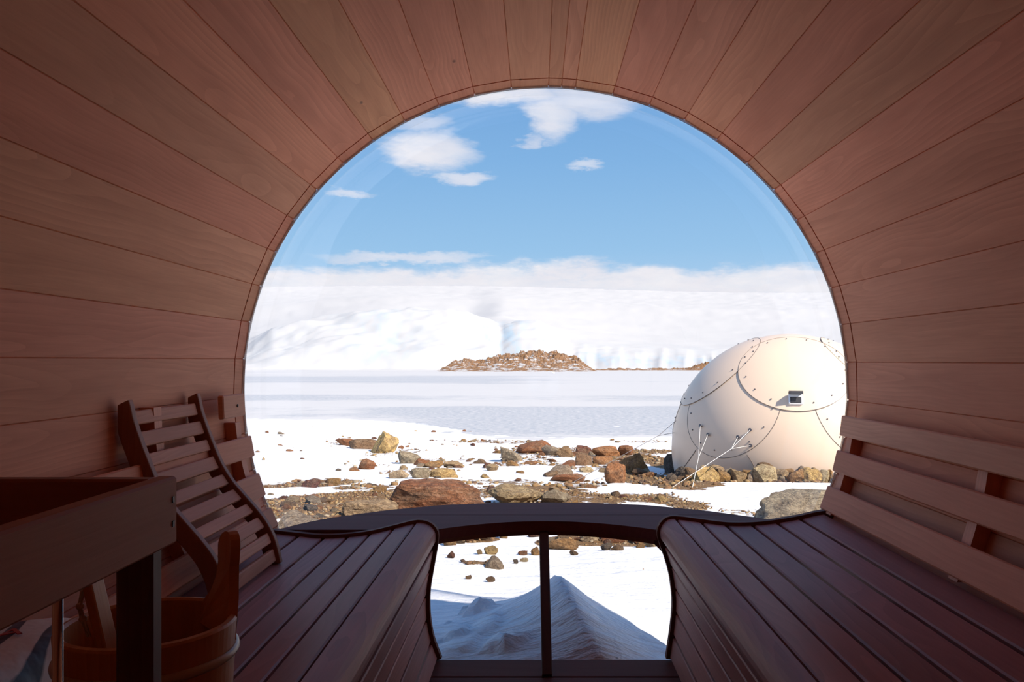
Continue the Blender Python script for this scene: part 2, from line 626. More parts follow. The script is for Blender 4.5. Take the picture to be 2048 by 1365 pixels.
def outcrop_mat():
    m, T, bs, _ = new_mat('far_brown_rock')
    geo = T.node('ShaderNodeNewGeometry')
    pos = geo.outputs['Position']
    x, y, z = T.sep(pos)
    n1 = T.noise(T.comb(T.math('MULTIPLY', x, 0.6), y, T.math('MULTIPLY', z, 2.0)), 0.45, 7, 0.75)
    n2 = T.noise(pos, 1.6, 5, 0.7)
    rock = T.ramp(n2, [(0.3, (0.10, 0.055, 0.03)), (0.5, (0.30, 0.155, 0.07)), (0.7, (0.42, 0.26, 0.13))])
    s = T.node('ShaderNodeAttribute', attribute_name='snowy').outputs['Fac']
    f = T.remap(T.math('ADD', s, T.math('MULTIPLY', T.math('SUBTRACT', n1, 0.5), 2.2)), 0.45, 0.55)
    T.put(bs.inputs['Base Color'], T.mix(f, rock, (0.62, 0.615, 0.62, 1)))
    bs.inputs['Roughness'].default_value = 0.9
    bump(T, bs, n2, 1.0, 0.8)
    return m


M['outcrop'] = outcrop_mat()


def sack_mat():
    """white woven sack with dark curved printed bands"""
    m, T, bs, _ = new_mat('printed_white_sack')
    oc = T.node('ShaderNodeTexCoord').outputs['Object']
    x, y, z = T.sep(oc)
    # bands sweep in arcs across the long side
    q = T.math('ADD', T.math('ADD', x, T.math('MULTIPLY', y, 0.35)), T.math('MULTIPLY', T.math('MULTIPLY', y, y), 1.6))
    b1 = T.remap(T.math('ABSOLUTE', T.math('SUBTRACT', q, 0.020)), 0.009, 0.011, 1, 0)
    b2 = T.remap(T.math('ABSOLUTE', T.math('SUBTRACT', q, 0.080)), 0.006, 0.008, 1, 0)
    f = T.math('MAXIMUM', b1, b2)
    n = T.noise(oc, 9.0, 4)
    base = T.mix(n, (0.62, 0.58, 0.55, 1), (0.75, 0.72, 0.69, 1))
    T.put(bs.inputs['Base Color'], T.mix(f, base, (0.03, 0.035, 0.07, 1)))
    bs.inputs['Roughness'].default_value = 0.5
    bump(T, bs, n, 0.5, 0.02)
    return m


M['sack'] = sack_mat()


# ------------------------------------------------------------------ the barrel
AX_Z, RB = 1.2, 1.034            # axis height, inner radius at the joints
Y_GR, Y_END, Y_BACK = 2.65, 2.745, -0.6
TH = 0.038

seams = [-2.1 + 7.2 * k for k in range(13)] + [86.9, 89.4] + [96.4 + 7.08 * k for k in range(13)]
seams[12] = 84.3
low = list(np.linspace(seams[-1], 360 + seams[0], 26))
seams = seams + low[1:]

wall_r = tag(empty('wall_right', (0, 1, AX_Z)), 'curved barrel wall of cedar staves on the right', kind='structure')
wall_l = tag(empty('wall_left', (0, 1, AX_Z)), 'curved barrel wall of cedar staves on the left', kind='structure')
ceil_ = tag(empty('ceiling', (0, 1, AX_Z)), 'arched top of the cedar barrel', kind='structure')
lower = tag(empty('wall_bottom', (0, 1, AX_Z)), 'lower cedar staves under the floor', kind='structure')

# tints read off the photograph for the staves of the upper half, right to left
tints = [(1.0, .98, .98), (.98, 1.0, .98), (.98, .98, 1.0), (1.02, .98, .98), (1.0, .96, .96), (1.12, 1.04, 1.08), (.93, .98, .92), (.98, .88, .88),
         (1.05, 1.04, 1.0), (1.0, .95, .95), (.98, .88, .90), (1.05, 1.12, .98), (1.0, 1.0, .95), (.92, .95, .85), (1.02, 1.08, 1.0), (1.0, .98, .94), (1.0, .93, .92),
         (1.02, .96, .95), (.98, 1.05, .90), (1.05, .96, .96), (1.12, 1.06, 1.02), (.95, .98, .92), (1.0, .90, .88), (1.0, 1.04, .96), (1.02, 1.08, .98),
         (1.04, .98, 1.0), (.98, .98, .95)]
rs = random.Random(3)
for i in range(len(seams) - 1):
    a0, a1 = seams[i], seams[i + 1]
    half = R_((a1 - a0) / 2)
    mid = (a0 + a1) / 2
    wi = RB * math.sin(half)
    zi = 0.0                                   # local z = 0 is the inner face
    ro = RB * math.cos(half)
    wo = (ro + TH) * math.tan(half)
    ch = 0.0016
    def ring(y, d=0.0, c=ch):
        w = (ro + d) * math.tan(half)
        return [(-w + c, y, d), (w - c, y, d), ((ro + d + c * 1.6) * math.tan(half), y, d + c * 1.6), (wo, y, TH), (-wo, y, TH),
                (-(ro + d + c * 1.6) * math.tan(half), y, d + c * 1.6)]
    end = Y_END + rs.uniform(-0.006, 0.006)
    rings = [ring(Y_BACK), ring(Y_GR - 0.003), ring(Y_GR - 0.003, 0.012), ring(Y_GR + 0.005, 0.012), ring(Y_GR + 0.005),
             ring(end - 0.004, 0.0, 0.0035), ring(end, 0.004, 0.0035)]
    vs = [p for r in rings for p in r]
    fs = [tuple(range(6))[::-1], tuple(range(6 * (len(rings) - 1), 6 * len(rings)))]
    for k in range(len(rings) - 1):
        for j in range(6):
            fs.append((k * 6 + j, k * 6 + (j + 1) % 6, (k + 1) * 6 + (j + 1) % 6, (k + 1) * 6 + j))
    me = mesh('stave', vs, fs)
    md = mid % 360
    par = ceil_ if 55 <= md < 125 else wall_l if 125 <= md < 225 else lower if 225 <= md < 315 else wall_r
    t = tints[i] if i < len(tints) else (rs.uniform(.9, 1.05), rs.uniform(.9, 1.0), rs.uniform(.9, 1.0))
    c, s = math.cos(R_(mid)), math.sin(R_(mid))
    o = link('stave', me, M['cedar'], par, color=t)
    o.location = Vector((ro * c, 0, ro * s)) - Vector((0, 1, 0))
    o.rotation_euler = (0, math.pi / 2 - R_(mid), 0)

# back wall behind the camera
n = 64
vs = [(RB * 1.02 * math.cos(2 * math.pi * k / n), y, AX_Z + RB * 1.02 * math.sin(2 * math.pi * k / n)) for y in (Y_BACK, Y_BACK - .04) for k in range(n)]
fs = [tuple(range(n)), tuple(range(2 * n - 1, n - 1, -1))] + [(k, (k + 1) % n, n + (k + 1) % n, n + k) for k in range(n)]
tag(link('wall_back', mesh('wall_back', vs, fs), M['cedar_z']), 'cedar end wall of the barrel', kind='structure')

# floor of boards laid across
Z_FL = 0.307
floor = tag(empty('floor', (0, 1, Z_FL)), 'dark board floor between the benches', kind='structure')
fw = 0.149
y = 2.65
k = 0
while y > Y_BACK + 0.16:
    hw = math.sqrt(RB ** 2 - (AX_Z - Z_FL + 0.03) ** 2) - 0.006
    me = box_mesh('floor_plank', 2 * hw, fw - 0.006, 0.026, 0.003)
    t = random.uniform(.85, 1.1)
    o = link('floor_plank', me, M['bench_x'], floor, color=(t, t * .97, t * .97))
    o.location = Vector((0, y - fw / 2, Z_FL - 0.013)) - floor.location
    y -= fw
    k += 1
for sx in (-0.3, 0.3):
    me = box_mesh('joist', 0.05, 3.0, 0.05, 0.003)
    o = link('joist', me, M['trim'], floor)
    o.location = Vector((sx, 1.1, Z_FL - 0.052)) - floor.location

# bubble window in the front opening
win = tag(empty('window_1', (0, 2.70, AX_Z)), 'large clear round bubble window filling the barrel end', kind='structure')
A_D, B_D, Y_D = 1.016, 0.50, 0.056
def dome_prof(off):
    pr = [(1.0325, Y_D + off), (A_D + 0.012, Y_D + off)]
    for k in range(0, 41):
        r = A_D * math.sqrt(max(0.0, 1 - (k / 40) ** 2)) if k else A_D
        pr.append((max(r, 0.0005), Y_D + 0.002 + B_D * (max(0.0, 1 - (r / A_D) ** 3)) ** 0.72 + off))
    return pr
prof = dome_prof(0.0) + dome_prof(0.004)[::-1]
me = lathe_mesh('pane', prof, 120, close=True)
link('pane', me, M['glass'], win, rot=(-math.pi / 2, 0, 0), smooth=True)
# edge of the acrylic flange, seen against the staves
me = lathe_mesh('flange_edge', [(1.033, Y_D - 0.030), (1.0255, Y_D - 0.030), (1.025, Y_D - 0.028), (1.0255, Y_D - 0.026), (1.033, Y_D - 0.026)], 160, close=True)
link('flange_edge', me, M['acrylic_edge'], win, rot=(-math.pi / 2, 0, 0), smooth=True)

# ledge across the window, bowed out into the bubble
Z_LG = CAM.z - 0.5635
ledge = tag(empty('window_ledge', (0, 2.7, Z_LG)), 'dark two-board wooden ledge bowed across the bubble window', 'ledge')
def ledge_board(near, far, name, hw):
    xs = np.linspace(-hw, hw, 49)
    top = [(x, far(x)) for x in xs] + [(x, near(x)) for x in xs[::-1]]
    bm = bmesh.new()
    a = [bm.verts.new((px, py - 2.7, 0.0)) for px, py in top]
    b = [bm.verts.new((px, py - 2.7, -0.036)) for px, py in top]
    m_ = len(top)
    bm.faces.new(a)
    bm.faces.new(b)
    for q in range(m_):
        bm.faces.new((a[q], a[(q + 1) % m_], b[(q + 1) % m_], b[q]))
    return link(name, from_bm(name, bm), M['bench_x'], ledge)
near_c = lambda x: max(2.658, 2.80 - 1.05 * x * x)
far_c = lambda x: float(np.interp(abs(x), [0, .2, .4, .6, .76, .83, .885], [3.168, 3.155, 3.11, 3.0, 2.865, 2.78, 2.675]))
seam_y = 2.912
o = ledge_board(lambda x: seam_y + 0.002, lambda x: max(far_c(x), seam_y + 0.006), 'ledge_board', 0.70)
o.color = (0.95, 0.92, 0.98, 1)
o = ledge_board(near_c, lambda x: max(min(seam_y - 0.002, far_c(x)), near_c(x) + 0.004), 'ledge_board', 0.885)
o.color = (0.9, 0.86, 0.9, 1)
# apron strip under the near edge
xs = np.linspace(-0.87, 0.87, 49)
vs, fs = [], []
for x_ in xs:
    yn = near_c(x_) + 0.004
    dp_ = -0.050 if abs(x_) < 0.38 else -0.085  # ends made deeper to hide the light showing beside the benches
    vs += [(x_, yn - 2.7, -0.036), (x_, yn + 0.03 - 2.7, -0.036), (x_, yn + 0.03 - 2.7, dp_), (x_, yn - 2.7, dp_)]
for q in range(len(xs) - 1):
    for j in range(4):
        fs.append((q * 4 + j, q * 4 + (j + 1) % 4, q * 4 + 4 + (j + 1) % 4, q * 4 + 4 + j))
link('ledge_rail', mesh('ledge_rail', vs, fs), M['trim'], ledge)
# the slanting prop under the ledge
p_top, p_bot = Vector((-0.004, 2.822, Z_LG - 0.040)), Vector((0.003, 2.505, Z_FL))
dv = p_top - p_bot
me = box_mesh('prop', 0.032, 0.032, dv.length, 0.002)
o = link('prop', me, M['trim_z'], ledge)
o.location = (p_top + p_bot) / 2 - ledge.location
o.rotation_euler = dv.to_track_quat('Z', 'Y').to_euler()


# ------------------------------------------------------------------ benches
def px_prof(pts, Y):
    return [(CAM.x + (a - VX) / F * Y, CAM.z - (b - VY) / F * Y) for a, b in pts]


BY = 2.64
left_px = [(540, 1058), (555, 1060), (597, 1064.6), (645, 1069), (693, 1067), (741, 1061), (786, 1050.5), (817, 1042.6), (840, 1039), (862.5, 1045), (876.6, 1062),
           (876.6, 1087), (868, 1138), (861, 1183), (861, 1228), (868, 1273), (883.6, 1316)]
right_px = [(1666, 1019), (1632.5, 1023), (1599, 1030.6), (1550, 1039), (1501, 1043.7), (1452.5, 1043.7), (1404, 1038), (1362.5, 1032.5), (1336, 1032.5), (1319, 1045.6), (1313, 1066),
            (1319, 1090), (1329, 1118), (1338, 1152), (1343, 1192), (1343, 1221), (1339.5, 1258), (1331, 1316)]
left_gaps = [548, 597, 647, 695, 740, 786, 832]
right_gaps = [1650, 1599, 1552, 1505, 1452, 1402, 1351]


def make_bench(side, pts, gaps, apron_y, y0, label):
    c = smooth_curve(px_prof(pts, BY), 220)
    sgn = 1 if side == 'left' else -1           # inward offset direction
    root = tag(empty('slatted_bench', (c[:, 0].mean(), (y0 + 2.63) / 2, Z_FL)), label, 'bench')
    L = root.location
    off = lambda d: offset_curve(c, -sgn * d)
    sub = lambda arr, i0, i1: [(p[0] - L.x, p[1] - L.z) for p in arr[i0:i1 + 1]]

    def strip(name, i0, i1, d0, d1, ya, yb, mat, bev, col=None):
        st = max(1, (i1 - i0) // 8)
        idx = list(range(i0, i1, st)) + [i1]
        a = off(d0)
        b = off(d1)
        poly = [(a[k][0] - L.x, a[k][1] - L.z) for k in idx] + [(b[k][0] - L.x, b[k][1] - L.z) for k in idx[::-1]]
        return link(name, extrude_poly(name, poly, ya - L.y, yb - L.y, bev), mat, root, color=col)

    # end board following the whole outline
    a, b = off(0.0), off(0.028)
    idx = list(range(0, 220, 3)) + [219]
    vs, fs = [], []
    for k in idx:
        for yy in (2.628, 2.652):
            vs += [(a[k][0] - L.x, yy - L.y, a[k][1] - L.z), (b[k][0] - L.x, yy - L.y, b[k][1] - L.z)]
    for k in range(len(idx) - 1):
        q = 4 * k
        for i, j in ((0, 1), (1, 3), (3, 2), (2, 0)):
            fs.append((q + i, q + j, q + 4 + j, q + 4 + i))
    fs += [(0, 1, 3, 2), (len(vs) - 4, len(vs) - 2, len(vs) - 1, len(vs) - 3)]
    me = mesh('end_trim', vs, fs)
    link('end_trim', me, M['trim'], root)
    gx = [CAM.x + (g - VX) / F * BY for g in gaps]
    # index of the profile where it crosses each gap (seat part only)
    seat_end = int(np.argmax(c[:, 1])) if side == 'left' else int(np.argmax(c[:, 0] < CAM.x + (1340 - VX) / F * BY))
    ids = [int(np.argmin(np.abs(c[:seat_end + 12, 0] - g))) for g in gx]
    rr = random.Random(11 if side == 'left' else 5)
    for k in range(len(ids) - 1):
        i0, i1 = ids[k] + 1, ids[k + 1] - 1
        t = rr.uniform(.85, 1.12)
        strip('seat_slat', i0, i1, 0.011, 0.034, y0, 2.63, M['bench'], 0.0035, (t, t * .98, t * rr.uniform(.98, 1.06)))
    # rounded front slat
    zc = c[:, 1]
    yz = lambda py: CAM.z - (py - VY) / F * BY
    i_top = next(k for k in range(ids[-1], 220) if k > seat_end and zc[k] < yz(apron_y[0] - 4))
    strip('nose_slat', ids[-1] + 1, i_top - 2, 0.009, 0.036, y0, 2.63, M['bench'], 0.002, (1.0, .93, .9))
    # apron boards down to the floor
    ii = [next((k for k in range(seat_end, 220) if zc[k] < yz(v)), 219) for v in apron_y]
    for k in range(len(ii) - 1):
        t = rr.uniform(.95, 1.15)
        strip('apron_board', ii[k] + (3 if k == 0 else 1), ii[k + 1] - 1, 0.012, 0.030, y0, 2.63, M['bench'], 0.003, (t * 1.15, t * 1.05, t))
    # bearers underneath
    yy = 2.36
    while yy > y0 + 0.1:
        i0, i1 = ids[0] + 2, i_top - 6
        a, b = off(0.036), off(0.075)
        st = 6
        idx = list(range(i0, seat_end, st))
        poly = [(a[k][0] - L.x, a[k][1] - L.z) for k in idx] + [(b[k][0] - L.x, b[k][1] - L.z) for k in idx[::-1]]
        link('bearer', extrude_poly('bearer', poly, yy - L.y, yy + 0.035 - L.y, 0), M['trim'], root)
        xi = off(0.032)[ii[2]][0] + (-0.028 if side == 'left' else 0.028)
        zt = off(0.075)[idx[-1]][1]
        me = box_mesh('leg', 0.04, 0.04, zt - Z_FL, 0.002)
        o = link('leg', me, M['trim_z'], root)
        o.location = Vector((xi, yy + 0.02, (zt + Z_FL) / 2)) - L
        yy -= 0.55
    return root


make_bench('left', left_px, left_gaps, [1092, 1141, 1189, 1237, 1282, 1318], 0.87, 'left slatted bench holding the tilted backrest and wooden bucket')
make_bench('right', right_px, right_gaps, [1088, 1132, 1178, 1222, 1268, 1318], -0.45, 'right slatted bench along the wall, empty, with curved end trim')


# ------------------------------------------------------------------ backrests fixed to the walls
def wall_slats(side, rows, ribs, label):
    s = -1 if side == 'left' else 1
    root = tag(empty('wall_backrest', (s * 0.97, 1.2, 0.9)), label, 'backrest')
    L = root.location
    wall_x = lambda z: math.sqrt(RB ** 2 - (z - AX_Z) ** 2)
    rr = random.Random(21 + s)
    for name, z1, z0, ya, yb, col in rows:
        g = 0.034
        xa, xb = wall_x(z1) - g - 0.004, wall_x(z0) - g - 0.004
        tx, tz = xa - xb, z1 - z0
        ln = math.hypot(tx, tz)
        nx, nz = tz / ln, -tx / ln              # outward
        th = 0.018
        poly = [(s * xa - L.x, z1 - L.z), (s * xb - L.x, z0 - L.z),
                (s * (xb - nx * th) - L.x, z0 - nz * th - L.z), (s * (xa - nx * th) - L.x, z1 - nz * th - L.z)]
        o = link(name, extrude_poly(name, poly, ya - L.y, yb - L.y, 0.0035), M['slatwood'] if col[0] > 1 else M['cedar'], root, color=col)
        for (sy) in (yb - 0.07,):
            if name == 'short_block':
                me = lathe_mesh('screw', [(0.0005, 0.0), (0.005, 0.0), (0.005, 0.006), (0.0005, 0.006)], 10)
                q = link('screw', me, M['screw'], o)
                zc, xc = (z0 + z1) / 2, (xa + xb) / 2 - th
                q.location = (s * (xc - 0.003) - L.x, sy - L.y, zc - L.z)
                q.rotation_euler = (0, math.pi / 2 * s, 0)
    for (yr, zt, zb) in ribs:
        n_ = 8
        zz = np.linspace(zt, zb, n_)
        poly = [(s * (wall_x(z) - 0.001) - L.x, z - L.z) for z in zz] + [(s * (wall_x(z) - 0.037) - L.x, z - L.z) for z in zz[::-1]]
        link('rib', extrude_poly('rib', poly, yr - L.y, yr + 0.04 - L.y, 0.0), M['cedar_z'], root, color=(1.0, .92, .9))
    return root


Z = lambda d: CAM.z - d
wall_slats('right', [('back_slat', Z(0.183), Z(0.250), -0.5, 2.635, (1.15, 1.18, 1.12)), ('back_slat', Z(0.299), Z(0.367), -0.5, 2.635, (.92, .86, .86)),
                     ('back_slat', Z(0.418), Z(0.492), -0.5, 2.635, (.95, .9, .9))],
           [(2.575, Z(0.20), Z(0.50)), (1.80, Z(0.20), Z(0.50)), (1.02, Z(0.20), Z(0.50)), (0.2, Z(0.20), Z(0.50))],
           'three long horizontal back slats on ribs above the right bench')
wall_slats('left', [('short_block', Z(0.108), Z(0.180), 2.42, 2.60, (1.05, 1.0, .9)), ('back_slat', Z(0.250), Z(0.318), 0.95, 2.63, (.98, .92, .92)),
                    ('back_slat', Z(0.375), Z(0.448), 0.95, 2.63, (.92, .88, .88)), ('back_slat', Z(0.49), Z(0.55), 0.95, 2.63, (.85, .8, .8))],
           [(2.555, Z(0.20), Z(0.54)), (2.02, Z(0.12), Z(0.54)), (1.2, Z(0.20), Z(0.54))],
           'horizontal back slats and short screwed block behind the tilted backrest on the left')


# ------------------------------------------------------------------ loose tilted backrest on the left bench
def make_backrest():
    YF = 2.30
    pts = [(400, 786), (404, 800), (409, 822), (426, 871), (448, 924), (470, 960), (492, 986), (519, 1017), (539, 1044), (554, 1075), (562, 1104), (566, 1124)]
    c = smooth_curve(px_prof(pts, YF), 120)
    root = tag(empty('tilted_backrest', (c[-1][0], 2.1, c[-1][1])), 'loose curved slatted backrest tilted against the left wall', 'backrest')
    L = root.location
    inner = offset_curve(c, -0.045)
    idx = list(range(0, 120, 3)) + [119]
    y_pairs = ((1.895, 1.917), (YF - 0.022, YF))
    for ya, yb in y_pairs:
        poly = [(c[k][0] - L.x, c[k][1] - L.z) for k in idx] + [(max(inner[k][0], -1.024) - L.x, inner[k][1] - L.z) for k in idx[::-1]]
        link('side_board', extrude_poly('side_board', poly, ya - L.y, yb - L.y, 0.003, 2), M['redwood'], root)
    a, b = offset_curve(c, -0.010), offset_curve(c, -0.026)
    rr = random.Random(4)
    n_ = 10
    for k in range(n_):
        m0 = 6 + k * (111 / (n_ - 0.35))
        i0, i1 = int(m0), int(m0 + 7.9)
        i1 = min(i1, 118)
        ids = [i0, (i0 + i1) // 2, i1]
        poly = [(a[q][0] - L.x, a[q][1] - L.z) for q in ids] + [(b[q][0] - L.x, b[q][1] - L.z) for q in ids[::-1]]
        t = rr.uniform(.85, 1.12)
        link('slat', extrude_poly('slat', poly, 1.917 - L.y, YF - 0.022 - L.y, 0.004, 2), M['slatwood'], root, color=(t, t * .97, t * .95))


make_backrest()


# ------------------------------------------------------------------ heater guard, bucket, ladle, sack, tube
def make_guard():
    Yc = 0.80
    corner = at(355, 952, Yc)
    zt, zb = corner.z, corner.z - 0.067
    xr = corner.x
    root = tag(empty('heater_guard', (xr - 0.25, 0.4, Z_FL)), 'dark wooden railing box at the near left corner', 'railing')
    L = root.location
    def put(name, x0, x1, y0, y1, z0, z1, mat, col=None):
        me = box_mesh(name, x1 - x0, y1 - y0, z1 - z0, 0.0025)
        o = link(name, me, mat, root, color=col)
        o.location = Vector(((x0 + x1) / 2, (y0 + y1) / 2, (z0 + z1) / 2)) - L
        return o
    side = put('side_rail', xr - 0.019, xr, -0.25, Yc, zb, zt, M['cedar'], (.62, .60, .62))
    put('far_rail', xr - 0.50, xr - 0.0195, Yc - 0.019, Yc, zb, zt - 0.001, M['cedar_x'], (.5, .42, .42))
    put('wall_rail', xr - 0.50, xr - 0.481, -0.25, Yc - 0.0195, zb, zt - 0.001, M['cedar'], (.6, .55, .55))
    pw = 0.0365
    put('post', xr - 0.015 - pw, xr - 0.015, Yc - 0.021, Yc, Z_FL, zb - 0.0005, M['trim_z'], (1.5, 1.2, 1.2))
    put('post', xr - 0.48, xr - 0.44, Yc - 0.0405, Yc - 0.0195, 0.62, zb - 0.0005, M['trim_z'])
    put('post', xr - 0.019 - pw, xr - 0.0195, -0.22, -0.18, Z_FL, zb - 0.0005, M['trim_z'])
    for dz in (0.016, 0.040):
        me = box_mesh('staple', 0.0012, 0.004, 0.006, 0)
        o = link('staple', me, M['screw'], side)
        o.location = Vector((xr + 0.0004, Yc - 0.010, zt - dz - 0.006)) - L
        o.location -= side.location
make_guard()


def make_bucket():
    cx, cy = at(297, 1245, 1.0).x, 1.0
    zb = 0.7115
    zr = at(297, 1243, 1.0).z
    H = zr - zb
    root = tag(empty('wooden_bucket', (cx, cy, zb)), 'honey-coloured wooden sauna bucket with tall rounded ear', 'bucket')
    r0, r1 = 0.088, 0.1045
    prof = [(0.001, 0.012), (r0 - 0.010, 0.012), (r1 - 0.011, H - 0.002), (r1 - 0.007, H + 0.001), (r1 - 0.002, H), (r1, H - 0.003), (r0, 0.0), (0.001, 0.0)]
    link('body', lathe_mesh('body', prof, 64), M['honey'], root, smooth=False)
    for zz, nm in ((H - 0.040, 'hoop'), (0.045, 'hoop')):
        rr = r0 + (r1 - r0) * zz / H
        pr = [(rr + 0.0045 * math.cos(t) + 0.001, zz + 0.006 * math.sin(t)) for t in [2 * math.pi * k / 10 for k in range(10)]]
        link('hoop', lathe_mesh('hoop', pr, 64, close=True), M['hoop'], root, smooth=True)
    # ears: staves that rise above the rim, rounded at the top
    for ang, hh in ((R_(42), 0.098),):
        bm = bmesh.new()
        out = []
        prof2 = [(-0.052, -0.03), (-0.047, 0.0), (-0.033, 0.016), (-0.0235, 0.036), (-0.0205, 0.056), (-0.0225, hh - 0.022)]
        prof2 += [(0.0225 * math.cos(t), hh - 0.022 + 0.0225 * math.sin(t)) for t in [R_(a) for a in range(165, 10, -22)]]
        prof2 += [(-p, q) for p, q in prof2[5::-1]]
        n_ = len(prof2)
        rr = r1 - 0.008
        def pt(p, q, d):
            a = ang + p / rr * 1.0
            lean = 0.0 + q * 0.05
            return ((rr + d + lean) * math.cos(a), (rr + d + lean) * math.sin(a), H + q)
        A = [bm.verts.new(pt(p, q, -0.0035)) for p, q in prof2]
        B = [bm.verts.new(pt(p, q, 0.0085)) for p, q in prof2]
        bm.faces.new(A)
        bm.faces.new(B)
        for k in range(n_):
            bm.faces.new((A[k], A[(k + 1) % n_], B[(k + 1) % n_], B[k]))
        bmesh.ops.recalc_face_normals(bm, faces=bm.faces)
        link('ear', from_bm('ear', bm), M['honey'], root)
    return cx, cy, zb, H


bcx, bcy, bzb, bH = make_bucket()


def make_ladle():
    # long flat handle leaning out of the bucket, loop of string at its end
    a = Vector((bcx + 0.012, bcy - 0.035, bzb + 0.045))
    b = at(180, 1140, 0.965)
    d = b - a
    root = tag(empty('ladle', a), 'wooden ladle handle leaning in the bucket with knotted string', 'ladle')
    me = box_mesh('handle', 0.030, 0.012, d.length, 0.003, 2)
    o = link('handle', me, M['honey'], root)
    o.location = d / 2
    q = d.to_track_quat('Z', 'Y')
    o.rotation_euler = q.to_euler()
    bm = bmesh.new()
    bmesh.ops.create_uvsphere(bm, u_segments=16, v_segments=10, radius=0.030)
    for v in list(bm.verts):
        if v.co.z > 0.012:
            v.co.z = 0.012
        v.co.z *= 0.9
    link('bowl', from_bm('bowl', bm), M['honey'], root, smooth=True).location = (0.0, 0.0, -0.008)
    bm = bmesh.new()
    s0 = b - d.normalized() * 0.012 - a
    pts = [s0, s0 + Vector((-0.008, -0.008, -0.012)), s0 + Vector((-0.012, -0.008, -0.03)), s0 + Vector((-0.008, -0.009, -0.045)), s0 + Vector((0.0, -0.009, -0.066))]
    tube_into(bm, pts, 0.0018, 6)
    tube_into(bm, [p + Vector((0.004, -0.002, 0.0)) for p in pts], 0.0016, 6)
    for z_ in (2, 3):
        m_ = bmesh.ops.create_icosphere(bm, subdivisions=2, radius=0.0048)
        bmesh.ops.translate(bm, vec=pts[z_] + Vector((0.002, 0, 0)), verts=m_['verts'])
    link('string', from_bm('string', bm), M['string'], root, smooth=True)


make_ladle()


def make_sack():
    c = Vector((-0.755, 1.06, 0.7 + 0.112))
    root = tag(empty('printed_sack', (c.x, c.y, 0.70)), 'white printed sack with dark bands lying behind the bucket', 'sack')
    bm = bmesh.new()
    bmesh.ops.create_cube(bm, size=2.0)
    bmesh.ops.subdivide_edges(bm, edges=list(bm.edges), cuts=9, use_grid_fill=True)
    for v in bm.verts:
        p = v.co.copy()
        k = (abs(p.x) ** 4 + abs(p.y) ** 4 + abs(p.z) ** 4) ** 0.25
        p /= k
        nz = mnoise.noise(p * 2.3) * 0.05
        v.co = Vector((p.x * 0.095, p.y * 0.18, p.z * 0.11)) * (1 + nz)
    o = link('sack_body', from_bm('sack_body', bm), M['sack'], root, smooth=True)
    o.location = c - root.location
    o.rotation_euler = (0, R_(-6), R_(-8))
    cu = bpy.data.curves.new('lettering', 'FONT')
    cu.body = 'NA'
    cu.size = 0.055
    cu.extrude = 0.0006
    cu.align_x = 'CENTER'
    cu.align_y = 'CENTER'
    cu.materials.append(M['red_print'])
    tmp = bpy.data.objects.new('lettering', cu)
    t = link('lettering', bpy.data.meshes.new_from_object(tmp))
    bpy.data.objects.remove(tmp)
    t.parent = o
    t.location = (-0.004, 0.020, 0.1135)
    t.rotation_euler = (0, 0, R_(28))
make_sack()

p = at(115, 1200, 0.72)
bm = bmesh.new()
tube_into(bm, [(0, 0, Z_FL - Z_FL), (0, 0, p.z + 0.03 - Z_FL)], 0.0045, 16)
tag(link('metal_tube', from_bm('metal_tube', bm), M['chrome'], loc=(p.x, p.y, Z_FL), smooth=True), 'thin upright polished metal tube inside the railing box', 'tube')


# ------------------------------------------------------------------ the land outside
_by = [-10, 3, 4, 6, 10, 17, 25, 30, 43, 47, 70]
_bz = [0.13, 0.15, 0.13, -0.05, -0.5, -1.3, -1.95, -2.2, -2.97, -3.03, -3.1]


def ground(x, y):
    x = np.asarray(x, float)
    y = np.asarray(y, float)
    u = x / np.maximum(np.abs(y), 3.0)
    k = 1 - 0.34 * sstep(-0.10, -0.36, u)
    ye = np.where(y < 20, y, 20 + (y - 20) * k)
    z = np.interp(ye, _by, _bz)
    z = z + fbm(x * 0.45, y * 0.45, 3, 4) * 0.16 * sstep(4.5, 9, y) * sstep(47, 38, ye)
    z = z + fbm(x * 1.5 + 4, y * 2.6, 5, 4) * 0.05 * sstep(2.5, 5, y)
    z = z + fbm(x * 7, y * 9, 9, 3) * 0.010
    # snow bank on the far left of the shore
    z = z + 0.55 * np.exp(-(((x + 14) / 6.0) ** 2 + ((y - 42) / 9.0) ** 2))
    # drift blown up in front of the window
    cy = np.minimum(y, 3.34)
    xc = 0.065 + 0.27 * (3.34 - cy) - 0.12 * np.maximum(0, y - 3.34)
    along = np.where(y < 3.34, np.clip((y - 2.68) / 0.66, 0, 1) ** 0.85, np.exp(-((y - 3.34) / 0.42) ** 2))
    dx = x - xc
    left = np.exp(-np.abs(np.minimum(dx, 0)) / 0.30 * 1.1)
    right = np.exp(-(np.maximum(dx, 0) / 0.24) ** 1.25)
    z = z + 0.255 * along * np.where(dx < 0, left, right)
    # crumbled lumps on the shaded side
    for lx, ly, rx, h in ((-0.31, 3.50, 0.055, 0.034), (-0.26, 3.51, 0.04, 0.026), (-0.235, 3.48, 0.03, 0.02), (-0.17, 3.08, 0.06, 0.028), (-0.11, 3.07, 0.05, 0.026), (-0.40, 3.25, 0.10, 0.02), (-0.24, 3.28, 0.07, 0.018), (-0.33, 3.12, 0.09, 0.02)):
        q = np.sqrt(((x - lx) / rx) ** 2 + ((y - ly) / rx) ** 2) + fbm(x * 34, y * 34, 31, 3) * 1.3
        z = z + h * sstep(1.1, 0.6, q)
    # swell in front of the pod
    z = z + 0.10 * np.exp(-(((x - 4.6) / 2.2) ** 2 + ((y - 13.6) / 1.6) ** 2))
    # clear of the barrel
    inb = sstep(1.25, 1.0, np.abs(x)) * sstep(2.86, 2.74, y)
    z = z * (1 - inb) + np.minimum(z, 0.115) * inb
    return z


